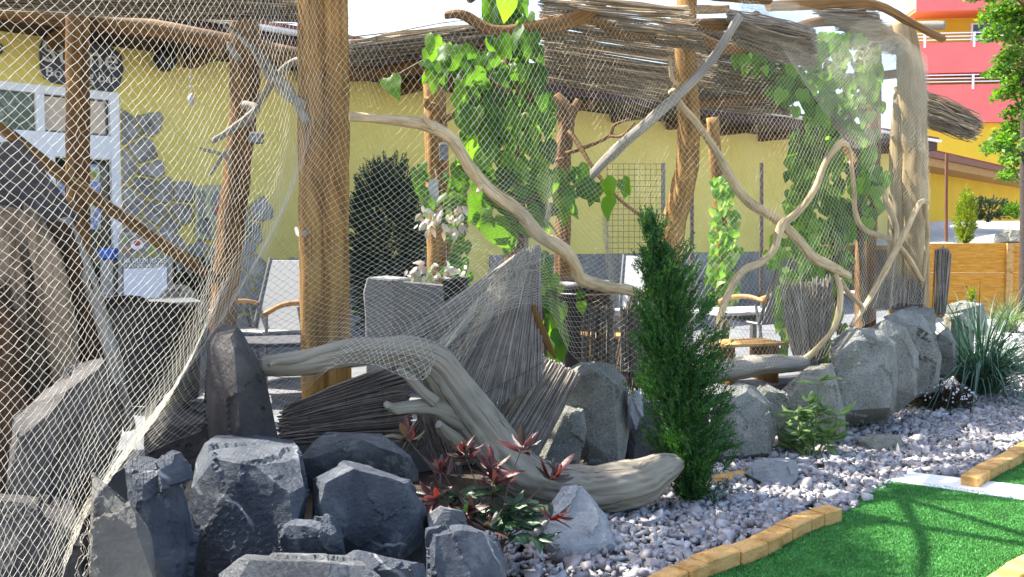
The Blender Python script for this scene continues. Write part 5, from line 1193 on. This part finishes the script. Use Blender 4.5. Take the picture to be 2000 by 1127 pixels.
oval = [leaf_mesh('oval_leaf', [0, .12, .35, .6, .85, 1.0], [.01, .18, .30, .27, .12, .005], c, dr, 0, .01) for c, dr in ((.3, .2), (.1, .5), (-.1, .3))]
lance = [leaf_mesh('lance_leaf', [0, .15, .4, .65, .88, 1.0], [.008, .09, .15, .14, .07, .004], c, dr, 0, .006) for c, dr in ((.5, .1), (.2, .45), (.6, -.15))]
def with_mat(ms, mat):
    out = []
    for m in ms:
        c = m.copy(); c.materials.append(mat); out.append(c)
    return out
def put_leaf(me, pos, tip, nrm, s, parent, base):
    Y = Vector(tip).normalized(); Z = Vector(nrm); Z = (Z - Y * Z.dot(Y)); Z = Z.normalized() if Z.length > 1e-4 else Y.orthogonal().normalized(); X = Y.cross(Z)
    o = bpy.data.objects.new('leaf', me); COL.objects.link(o); o.parent = parent
    M = Matrix((X, Y, Z)).transposed().to_4x4(); o.matrix_local = Matrix.Translation(Vector(pos) - base) @ M @ Matrix.Scale(s, 4)
    return o
MT['vineleaf'] = M_leaf('vine_leaf', [(0.04, 0.105, 0.016), (0.085, 0.19, 0.022), (0.03, 0.085, 0.015), (0.15, 0.28, 0.03), (0.06, 0.15, 0.02), (0.11, 0.22, 0.025)], 0.55, (2.0, 2.1, 0.45, 1), 0.4)
MT['creeper'] = M_leaf('creeper_leaf', [(0.06, 0.14, 0.024), (0.12, 0.25, 0.034), (0.17, 0.32, 0.045), (0.04, 0.10, 0.02), (0.10, 0.21, 0.032)], 0.5, (1.7, 1.9, 0.5, 1), 0.45)
MT['ivy'] = M_leaf('light_ivy_leaf', [(0.12, 0.26, 0.05), (0.18, 0.33, 0.07), (0.35, 0.42, 0.2)], 0.45, (1.5, 1.7, 0.6, 1), 0.45)
MT['kiwi'] = M_leaf('green_climber_leaf', [(0.05, 0.12, 0.03), (0.08, 0.17, 0.035), (0.12, 0.22, 0.04)], 0.4, (1.7, 1.9, 0.5, 1))
MT['kiwiw'] = M_leaf('white_tipped_leaf', [(0.5, 0.52, 0.38), (0.62, 0.62, 0.55), (0.55, 0.38, 0.36), (0.35, 0.45, 0.15)], 0.3, (1.1, 1.1, 0.9, 1))
MT['redleaf'] = M_leaf('red_young_leaf', [(0.045, 0.011, 0.013), (0.10, 0.020, 0.020), (0.035, 0.016, 0.018), (0.14, 0.030, 0.026), (0.04, 0.032, 0.028), (0.035, 0.045, 0.03)], 0.3, (1.8, 1.0, 0.8, 1), 0.3, spec=0.6)
MT['darkleaf'] = M_leaf('glossy_green_leaf', [(0.025, 0.065, 0.03), (0.045, 0.095, 0.04), (0.02, 0.05, 0.03), (0.06, 0.10, 0.045)], 0.25, (1.5, 1.8, 0.6, 1), 0.28, spec=0.6)
MT['younggreen'] = M_leaf('pale_green_leaf', [(0.11, 0.19, 0.05), (0.17, 0.27, 0.08), (0.09, 0.16, 0.05)], 0.35, (1.4, 1.6, 0.6, 1), 0.4)
MT['stem'] = M_plain('vine_stem', (0.09, 0.06, 0.035), 0.8, var=0.3, scale=30)
def vine(name, label, root, stems, polys, meshes, dr, sz, seed, tipdown=1.0, facing=(-0.1, -1, 0.35), group=None, extra=()):
    """climber: stems plus leaves spread through the regions polys=[(outline, count)] at distances dr"""
    t = thing(name, label, 'climber', root, group); rr = random.Random(seed); base = Vector(root)
    for pth in stems:
        pts, rad = px_tube(pth, dr[0], dr[1]); MB().tube(pts, rad, 6, 4, 0.1).build('stem', MT['stem'], t, smooth=True)
    def one(x, y, d, s):
        nv = Vector(facing) + Vector((rr.gauss(0, .5), rr.gauss(0, .35), rr.gauss(0, .4)))
        tip = Vector((rr.gauss(0, .45), rr.gauss(-0.15, .25), -tipdown + rr.gauss(0, .3)))
        put_leaf(rr.choice(meshes), P(x, y, d), tip, nv, s, t, base)
    for poly, cnt in polys:
        x0, x1 = min(p[0] for p in poly), max(p[0] for p in poly); y0, y1 = min(p[1] for p in poly), max(p[1] for p in poly); k = 0; tries = 0; spots = []
        while k < cnt and tries < cnt * 40:
            tries += 1; x, y = rr.uniform(x0, x1), rr.uniform(y0, y1)
            if not inside(poly, x, y): continue
            if any(abs(x - a) < 5 and abs(y - b) < 5 for a, b in spots): continue
            spots.append((x, y)); one(x, y, rr.uniform(*dr), rr.uniform(*sz)); k += 1
    for x, y, s in extra: one(x, y, rr.uniform(*dr), s)
    return t
hv = with_mat(heart, MT['vineleaf'])
vine('climbing_vine', 'climbing vine with big heart-shaped bright green leaves over the reed mats', tuple(P(1060, 740, 5.75)), [[(1062, 760, 5), (1060, 620, 6), (1020, 480, 7), (1010, 300, 6), (990, 120, 5), (985, 10, 3)], [(1010, 400, 4), (1090, 370, 4), (1150, 360, 3), (1215, 355, 2)], [(990, 180, 4), (910, 120, 4), (850, 110, 3), (770, 150, 2)]],
     [([(962, -20), (1030, -5), (1042, 80), (1062, 130), (1072, 200), (1082, 240), (1048, 320), (1035, 400), (1015, 450), (950, 440), (905, 360), (897, 290), (890, 200), (905, 110), (960, 60)], 200),
      ([(820, 110), (855, 85), (905, 70), (905, 140), (870, 150), (830, 150)], 18), ([(1030, 330), (1130, 325), (1150, 360), (1100, 410), (1040, 430)], 34), ([(1040, 490), (1095, 490), (1100, 560), (1105, 680), (1075, 690), (1055, 600)], 26)],
     hv, (5.72, 6.2), (0.07, 0.205), 3, extra=[(760, 152, 0.17), (772, 150, 0.09), (848, 68, 0.14), (1160, 360, 0.16), (1180, 350, 0.16), (1190, 385, 0.15), (1215, 350, 0.12), (1222, 362, 0.1), (925, 410, 0.22), (960, 430, 0.26), (1000, 440, 0.22), (1135, 590, 0.09), (1138, 570, 0.08), (935, 380, 0.2)])
cv = with_mat(heart, MT['creeper'])
vine('climbing_vine', 'dense dark creeper covering the corner bay behind forked branches', tuple(P(1690, 640, 7.75)), [[(1690, 650, 5), (1680, 450, 6), (1660, 250, 6), (1640, 100, 4)], [(1680, 300, 4), (1580, 180, 4), (1500, 100, 3)]],
     [([(1545, 80), (1620, 55), (1700, 70), (1722, 140), (1728, 220), (1700, 300), (1690, 400), (1665, 480), (1650, 560), (1560, 500), (1540, 400), (1535, 260), (1550, 180)], 215),
      ([(1425, 70), (1470, 80), (1540, 120), (1560, 190), (1490, 170), (1440, 120)], 26), ([(1680, 320), (1735, 310), (1735, 400), (1700, 440), (1670, 430)], 20)], cv, (7.45, 8.1), (0.07, 0.18), 4)
vine('climbing_vine', 'leafy creeper thicket at the foot of the corner bay behind the reed fan', tuple(P(1640, 640, 7.9)), [[(1640, 660, 5), (1630, 500, 5), (1610, 300, 4), (1600, 120, 3)]],
     [([(1545, 230), (1700, 230), (1695, 400), (1665, 520), (1650, 700), (1600, 720), (1550, 560), (1500, 500), (1545, 400)], 190), ([(1540, 60), (1700, 60), (1725, 200), (1560, 220)], 90)], cv, (7.8, 8.5), (0.07, 0.18), 14)
iv = with_mat(heart, MT['ivy'])
vine('climbing_vine', 'light yellow-green ivy column on the thin post before the grey dado', tuple(P(1412, 620, 10.3)), [[(1412, 640, 2), (1410, 500, 2), (1402, 340, 2)]], [([(1390, 345), (1425, 345), (1445, 450), (1440, 590), (1385, 600), (1388, 470)], 120)], iv, (10.15, 10.45), (0.08, 0.15), 5)
vine('climbing_vine', 'bright yellow-green vine tuft hanging left of the reed fan', tuple(P(1540, 640, 7.5)), [[(1540, 650, 2), (1535, 580, 2), (1550, 480, 2)]], [([(1495, 485), (1560, 475), (1590, 520), (1560, 560), (1535, 690), (1520, 690), (1520, 540)], 46)], iv, (7.3, 7.6), (0.06, 0.12), 6)
ov = with_mat(oval, MT['kiwi']); ow = with_mat(oval, MT['kiwiw'])
kt = vine('climbing_vine', 'white and pink tipped climber on the slim pine post', tuple(P(858, 600, 8.0)), [[(870, 600, 2), (872, 450, 2.5), (850, 330, 2)]], [([(870, 330), (905, 350), (915, 450), (915, 540), (880, 540), (875, 440)], 60), ([(805, 310), (835, 310), (840, 400), (815, 380)], 16)], ov, (7.9, 8.15), (0.10, 0.17), 7)
rr = random.Random(9)
for k in range(95):
    x, y = (rr.uniform(815, 905), rr.uniform(400, 455)) if k < 55 else (rr.uniform(795, 910), rr.uniform(512, 548))
    put_leaf(rr.choice(ow), P(x, y, rr.uniform(7.75, 7.95) if k < 55 else 7.5), (rr.gauss(0, .6), -0.3, -.8 + rr.gauss(0, .4)), (rr.gauss(0, .4), -.8, .7), rr.uniform(0.055, 0.10), kt, Vector(kt.location))

# shrub with red young leaves
red = with_mat(lance, MT['redleaf']); dk = with_mat(lance + oval[:2], MT['darkleaf'])
SH = tuple(G(935, 1085, 0.0)); sh = thing('red_leaved_shrub', 'small shrub with red young leaf tips and glossy green lower leaves', 'shrub', P(950, 1090, 3.75)); sb = Vector(sh.location)
rr = random.Random(21)
tips = [(790, 850, 3.9, 6, 'r'), (905, 880, 3.8, 11, 'r'), (860, 915, 3.85, 7, 'r'), (840, 965, 3.8, 9, 'r'), (1022, 868, 3.75, 6, 'r'), (960, 905, 3.8, 7, 'r'), (980, 930, 3.75, 5, 'r'), (1090, 925, 3.7, 7, 'r'), (1088, 1010, 3.65, 6, 'r'), (925, 985, 3.75, 7, 'm'), (960, 950, 3.8, 7, 'm'), (905, 1005, 3.7, 5, 'r'), (955, 1025, 3.65, 4, 'r'), (1000, 985, 3.75, 7, 'g'), (1025, 1015, 3.7, 7, 'g'), (1045, 1045, 3.65, 6, 'g'), (985, 1020, 3.7, 6, 'g'), (890, 960, 3.85, 7, 'g'), (1040, 985, 3.75, 5, 'g'), (950, 1000, 3.75, 6, 'g'), (870, 990, 3.8, 5, 'm')]
for (x, y, d, n, c) in tips:
    n = int(n * 1.9)
    tip = P(x, y, d); root = P(955 + rr.uniform(-25, 25), 1085, 3.75)
    mid_ = root.lerp(tip, 0.55) + Vector((rr.uniform(-.03, .03), 0, 0.03))
    MB().tube([root, mid_, tip], [0.004, 0.003, 0.0018], 6, 4).build('stem', MT['stem'], sh, smooth=True)
    up = (tip - mid_).normalized()
    for k in range(n):
        a = 2.4 * k + rr.uniform(-.3, .3); sp = rr.uniform(0.4, 1.5) if c == 'r' else rr.uniform(.8, 1.8)
        sd_ = Vector((math.cos(a), math.sin(a) * 0.8, 0)); dv = up * (.55 if c == 'r' else .8) + sd_ * sp + Vector((0, 0, rr.gauss(.25, .45) if c == 'r' else -.15))
        me = rr.choice(red if c == 'r' or (c == 'm' and k < 3) else dk)
        put_leaf(me, tip - up * rr.uniform(0, .05), dv, Vector((0, 0, 1)) - sd_ * .4 + Vector((rr.gauss(0, .3), rr.gauss(-.3, .3), 0)), rr.uniform(0.065, 0.12), sh, sb)
# young pale plant by the boulders
yl = with_mat(lance, MT['younggreen'])
yp = thing('young_shrub', 'young pale green leafy plant before the warm granite boulder', 'shrub', G(1585, 905, 0)); yb = Vector(yp.location)
for k, (x, y) in enumerate([(1600, 742), (1560, 790), (1582, 780), (1620, 785), (1640, 800), (1545, 810), (1560, 840), (1610, 840), (1580, 820), (1545, 860), (1630, 850)]):
    tip = P(x, y, 5.9 + rr.uniform(-.08, .08)); mid_ = yb.lerp(tip, .5) + Vector((rr.uniform(-.04, .04), 0, .02))
    MB().tube([yb + Vector((rr.uniform(-.03, .03), 0, 0)), mid_, tip], [0.006, 0.005, 0.002], 6, 4).build('stem', M_plain('green_stem', (0.12, 0.16, 0.05), 0.7) if k == 0 else bpy.data.materials['green_stem'], yp, smooth=True)
    for q in range(12):
        f = rr.uniform(0.35, 1.0); p = mid_.lerp(tip, max(0, (f - .4) / .6)); a = 2.4 * q
        put_leaf(rr.choice(yl), p, (math.cos(a), math.sin(a) * .7, .5 if f > .8 else .1), (math.cos(a) * -.4, -.3, 1), rr.uniform(.09, .16), yp, yb)

# ------------------------------------------------------------------ fine foliage
MT['cypress'] = M_leaf('cypress_scale', [(0.012, 0.05, 0.018), (0.026, 0.092, 0.022), (0.05, 0.14, 0.028), (0.018, 0.065, 0.02), (0.09, 0.20, 0.03)], 0.25, (1.5, 1.9, 0.4, 1), 0.55, per='uv')
MT['darkfol'] = M_leaf('dark_needles', [(0.014, 0.032, 0.016), (0.03, 0.058, 0.028), (0.05, 0.085, 0.04)], 0.2, (1.4, 1.7, 0.5, 1), 0.6, per='uv')
MT['goldfol'] = M_leaf('golden_scale', [(0.16, 0.24, 0.02), (0.26, 0.33, 0.03), (0.36, 0.38, 0.03), (0.08, 0.15, 0.02)], 0.3, (1.3, 1.5, 0.4, 1), 0.55, per='uv')
MT['treeleaf'] = M_leaf('tree_leaf', [(0.05, 0.12, 0.015), (0.09, 0.19, 0.02), (0.13, 0.25, 0.03), (0.035, 0.09, 0.015)], 0.45, (1.7, 1.9, 0.4, 1), 0.5, per='uv')
def sprays(tips, dirs, lens, per=26, bl=(0.018, 0.035), bw=0.007, spread=0.5, droop=0.0):
    """feathery shoots: short blades set along each shoot on both sides"""
    C = []; D = []
    for tp, dv, ln in zip(tips, dirs, lens):
        dv = np.array(dv, float); dv /= np.linalg.norm(dv); s = np.cross(dv, rng.normal(size=3)); s /= np.linalg.norm(s)
        for k in range(per):
            f = k / per; p = np.array(tp) - dv * ln * (1 - f)
            sg = 1 if k % 2 else -1; w = spread * (1 - f * 0.5)
            C.append(p + rng.normal(0, 0.004, 3)); D.append(dv + s * sg * w + rng.normal(0, 0.22, 3) + np.array([0, 0, -droop]))
    n = len(C)
    return blades(np.array(C), np.array(D), rng.uniform(bl[0], bl[1], n), bw)
# columnar cypress
cy = thing('cypress', 'dark green feathery columnar cypress planted in the gravel by the log', 'tree', G(1352, 985, 0)); cyb = Vector(cy.location)
CD = cyb.y
def cprof(z):     # half width in metres at height z
    H = P(1268, 408, CD).z; f = z / H
    return float(np.interp(f, [0, .08, .2, .45, .62, .8, .9, 1.0], [.09, .23, .265, .25, .225, .135, .07, .01]))
H = P(1268, 408, CD).z
tx = lambda z: cyb.x + (P(1268, 408, CD).x - cyb.x) * (z / H) ** 1.3
MB().tube([(tx(z), CD, z) for z in np.linspace(0, H * 0.93, 8)], [0.03, .027, .024, .02, .016, .012, .008, .004], 8, 3).build('trunk', MT['stem'], cy, smooth=True)
tips = []; dirs = []; lens = []
for k in range(105):                                            # tufted branches
    z = H * (0.03 + 0.80 * rng.random() ** 1.05); a = rng.uniform(0, 6.283); R0 = cprof(z) * rng.choice([.7, .85, .95, 1.05, 1.2], p=[.2, .25, .25, .2, .1])
    for q in range(19 if z < .7 * H else 10):
        f = rng.uniform(.25, 1.0); sp = .035 + .03 * (1 - f)
        tips.append((tx(z) + R0 * f * math.cos(a) + rng.normal(0, sp), CD + R0 * f * math.sin(a) + rng.normal(0, sp), max(.03, z + .16 * f * R0 / .25 + rng.normal(0, .035)))); dirs.append((math.cos(a) * .8, math.sin(a) * .8, 1.0 + rng.uniform(-.4, .5))); lens.append(rng.uniform(.08, .17))
for k in range(130):                                            # the thin leader and its shoots
    z = H * rng.uniform(.66, 1.0); a = rng.uniform(0, 6.283); r = cprof(z) * rng.uniform(.1, 1.15)
    tips.append((tx(z) + r * math.cos(a), CD + r * math.sin(a), z)); dirs.append((math.cos(a) * .5, math.sin(a) * .5, 1.0)); lens.append(rng.uniform(.06, .12))
for k in range(420):
    z = H * (rng.random() ** 0.9) * .93 + .03; a = rng.uniform(0, 6.283); r = cprof(z) * .55 * rng.random() ** .5
    tips.append((tx(z) + r * math.cos(a), CD + r * math.sin(a), z)); dirs.append((math.cos(a), math.sin(a), 1.0)); lens.append(.12)
for (x, y, ang) in [(1440, 865, 0.2), (1425, 770, .6), (1425, 800, .5), (1400, 650, .6), (1415, 690, .3), (1260, 640, 2.6), (1265, 545, 2.5), (1258, 490, 2.4), (1290, 470, 2.2), (1345, 480, .9), (1395, 580, .9), (1270, 850, 2.8), (1268, 412, 1.7), (1285, 430, 1.5), (1300, 430, 1.2), (1262, 420, 1.9)]:
    for q in range(10):
        tips.append(tuple(P(x + rng.normal(0, 7), y + rng.normal(0, 8), CD + rng.normal(0, .03)))); dirs.append((math.cos(ang), rng.normal(0, .2), math.sin(ang))); lens.append(.12)
kind(np_obj('foliage', sprays(tips, dirs, lens, 36, (0.014, 0.034), 0.006, 0.65), MT['cypress'], cy), 'stuff')
# dark rounded shrub near the wall
def shrub_blob(name, label, cat, c, rx, ry, rz, n, mat, per, ln, bl, bw, trunk=True, lump=.35, updir=.5, boxy=False):
    t = thing(name, label, cat, (c[0], c[1], c[2] - rz)); 
    if trunk: MB().tube([(c[0], c[1], c[2] - rz), (c[0] + .03, c[1], c[2])], [0.04, 0.015], 7, 3).build('trunk', MT['stem'], t)
    tips = []; dirs = []; lens = []
    for k in range(n):
        v = rng.normal(size=3); v /= (np.sum(np.abs(v) ** 2.7) ** (1 / 2.7) if boxy else np.linalg.norm(v)); l = 1 + lump * noise.noise(Vector(v * 2.4) + Vector((c[0], c[1], 0))); r = l * (0.5 + .5 * rng.random() ** .5)
        tips.append((c[0] + v[0] * rx * r, c[1] + v[1] * ry * r, max(c[2] - rz + .02, c[2] + v[2] * rz * r))); dirs.append((v[0], v[1], v[2] + updir)); lens.append(ln * rng.uniform(.6, 1.2))
    kind(np_obj('foliage', sprays(tips, dirs, lens, per, bl, bw, .8), mat, t), 'stuff')
    return t
cS = P(756, 440, 10.3); shrub_blob('conifer_shrub', 'large rounded dark conifer shrub against the yellow wall', 'shrub', (cS.x, cS.y, 1.42), 0.48, 0.42, 1.08, 2900, MT['darkfol'], 22, .16, (.03, .06), .012, boxy=True, lump=.2)
cS = P(395, 520, 9.6); shrub_blob('conifer_shrub', 'low dark green shrub at the foot of the stone facing', 'shrub', (cS.x, cS.y, 0.80), 0.38, 0.22, 0.50, 500, MT['darkfol'], 20, .14, (.03, .06), .014)
cS = P(1886, 425, 18.2); shrub_blob('golden_cypress', 'small yellow-green columnar cypress on the pale gravel bank', 'tree', (cS.x, cS.y, 1.98), 0.24, 0.24, 0.62, 600, MT['goldfol'], 20, .14, (.03, .05), .014, updir=1.0)
cS = P(1930, 395, 20.5); shrub_blob('low_shrub', 'dark brownish shrub on the bank beside golden cypress', 'shrub', (cS.x, cS.y, 2.25), 0.5, 0.35, 0.32, 300, MT['darkfol'], 16, .14, (.04, .06), .018)
cS = P(1985, 400, 20.0); shrub_blob('low_shrub', 'small green shrub on the upper edge of gravel bank', 'shrub', (cS.x, cS.y, 2.2), 0.3, 0.25, 0.2, 200, MT['treeleaf'], 14, .12, (.04, .06), .018)
cS = P(1898, 575, 9.8); shrub_blob('golden_seedling', 'tiny yellow-green conifer before the plank fence', 'shrub', (cS.x, cS.y, 0.87), 0.05, 0.05, 0.11, 60, MT['goldfol'], 16, .05, (.015, .03), .008, trunk=False)
# flowering cushion
fl = shrub_blob('flowering_cushion', 'dark cushion plant with tiny white flowers on the gravel', 'plant', (G(1830, 805).x, G(1830, 805).y - 0.02, 0.13), 0.30, 0.22, 0.13, 420, M_leaf('bronze_leaf', [(0.03, 0.05, 0.02), (0.07, 0.03, 0.025), (0.04, 0.07, 0.03), (0.11, 0.04, 0.03)], .2, per='uv'), 16, .07, (.015, .03), .010, trunk=False)
fb_ = Vector(fl.location); n = 260
v = rng.normal(size=(n, 3)); v[:, 2] = abs(v[:, 2]); v /= np.linalg.norm(v, axis=1)[:, None]; keep = np.array([noise.noise(Vector(q * 3)) > -0.05 for q in v]); v = v[keep]
pc = np.array(fb_) + np.array([0, 0, .13]) + v * np.array([.30, .22, .16]) * 1.02
kind(np_obj('flowers', octa(pc, 0.010), M_plain('white_petal', (0.66, 0.62, 0.68), 0.7), fl), 'stuff')
# blue ornamental grass
def grass(name, label, base, n, L, mat, w, lean=(0, 0), wild=1.0):
    t = thing(name, label, 'grass', base); b0 = np.array(base); parts = []
    V = []; F = []; U = []; k0 = 0
    for i in range(n):
        a = rng.uniform(0, 6.283); out = rng.uniform(.1, 1.0) ** .8 * wild; ln = L * rng.uniform(.55, 1.1); bb_ = b0 + np.array([rng.normal(0, .05), rng.normal(0, .05), 0])
        dx = np.array([math.cos(a) * out + lean[0], math.sin(a) * out + lean[1], 0]); ns = 6; side = np.array([-math.sin(a), math.cos(a), 0]) + rng.normal(0, .3, 3); side /= np.linalg.norm(side); rid = rng.random()
        for s in range(ns + 1):
            f = s / ns; p = bb_ + dx * ln * (f ** 1.2) * .75 + np.array([0, 0, ln * (f - 0.72 * out * f ** 2.3)]); p[2] = max(p[2], .02)
            ww = w * (1 - f ** 1.6) + .0006
            V += [p - side * ww, p + side * ww]; U += [(rid, f)] * 2
            if s: F.append((k0 + 2 * s - 2, k0 + 2 * s - 1, k0 + 2 * s + 1, k0 + 2 * s))
        k0 += 2 * (ns + 1)
    kind(np_obj('blades', (np.array(V), np.array(F), np.array(U)), mat, t), 'stuff')
MT['bluegrass'] = M_leaf('blue_grass', [(0.045, 0.10, 0.075), (0.08, 0.15, 0.11), (0.12, 0.2, 0.15), (0.06, 0.12, 0.08)], .3, (1.3, 1.6, .8, 1), .5, per='uv')
MT['palegrass'] = M_leaf('pale_grass', [(0.2, 0.26, 0.12), (0.28, 0.33, 0.17), (0.15, 0.22, 0.1)], .3, (1.3, 1.5, .7, 1), .5, per='uv')
grass('blue_grass', 'large tuft of arching blue green grass beside the granite boulders', tuple(G(1912, 775)), 520, 1.5, MT['bluegrass'], .008, wild=1.75)
grass('pale_grass', 'smaller pale grass tuft behind the blue grass', tuple(G(1965, 655)), 260, 0.9, MT['palegrass'], .006)
# tree at the right edge
tr_ = thing('leafy_tree', 'leafy green tree with slender dark trunk beyond the fence', 'tree', (P(1996, 470, 16.0).x, 16.0, 0)); tb0 = Vector(tr_.location)
MB().tube([(tb0.x + .1, 16, 0), (tb0.x + .05, 16, 2.2), (tb0.x, 16, 4.0), (tb0.x - .02, 16, 6.5)], [.11, .10, .085, .06], 10, 4, .1).build('trunk', M_plain('dark_bark', (.05, .04, .035), .9, var=.4, scale=20), tr_, smooth=True)
C = []; D = []
clumps = [(1960, 18, 50, 26), (1990, 60, 30, 26), (1945, 55, 24, 16), (1975, 100, 26, 16), (1960, 130, 30, 14), (1990, 150, 26, 18), (1965, 175, 26, 12), (1985, 210, 20, 12), (1975, 250, 28, 22), (1955, 275, 30, 18), (1985, 300, 24, 20), (1975, 335, 16, 12), (2040, 40, 60, 60), (2060, 180, 60, 70), (2050, 290, 50, 40), (2010, -60, 90, 50), (1930, -30, 40, 22), (2100, 100, 90, 120)]
for (x, y, rx, ry) in clumps:
    m_ = int(rx * ry * .55) + 60
    c0 = P(x, y, 16.0 + rng.normal(0, .5)); kx, ky = rx / FPX * 16, ry / FPX * 16
    MB().tube([(tb0.x, 16, c0.z - .25), ((tb0.x + c0.x) / 2, (16 + c0.y) / 2, c0.z - .05), tuple(c0)], [.03, .015, .006], 6, 3).build('limb', MT['stem'], tr_)
    for q in range(m_):
        v = rng.normal(size=3); v /= np.linalg.norm(v); r_ = rng.random() ** .5
        C.append((c0.x + v[0] * kx * r_, c0.y + v[1] * .45 * r_, c0.z + v[2] * ky * r_ - 0.15 * abs(v[0]) * r_)); D.append((rng.normal(0, 1), rng.normal(0, 1), rng.normal(-.3, .5)))
C = np.array(C); D = np.array(D)
kind(np_obj('crown', blades(C, D, rng.uniform(.07, .13, len(C)), .06), MT['treeleaf'], tr_), 'stuff')
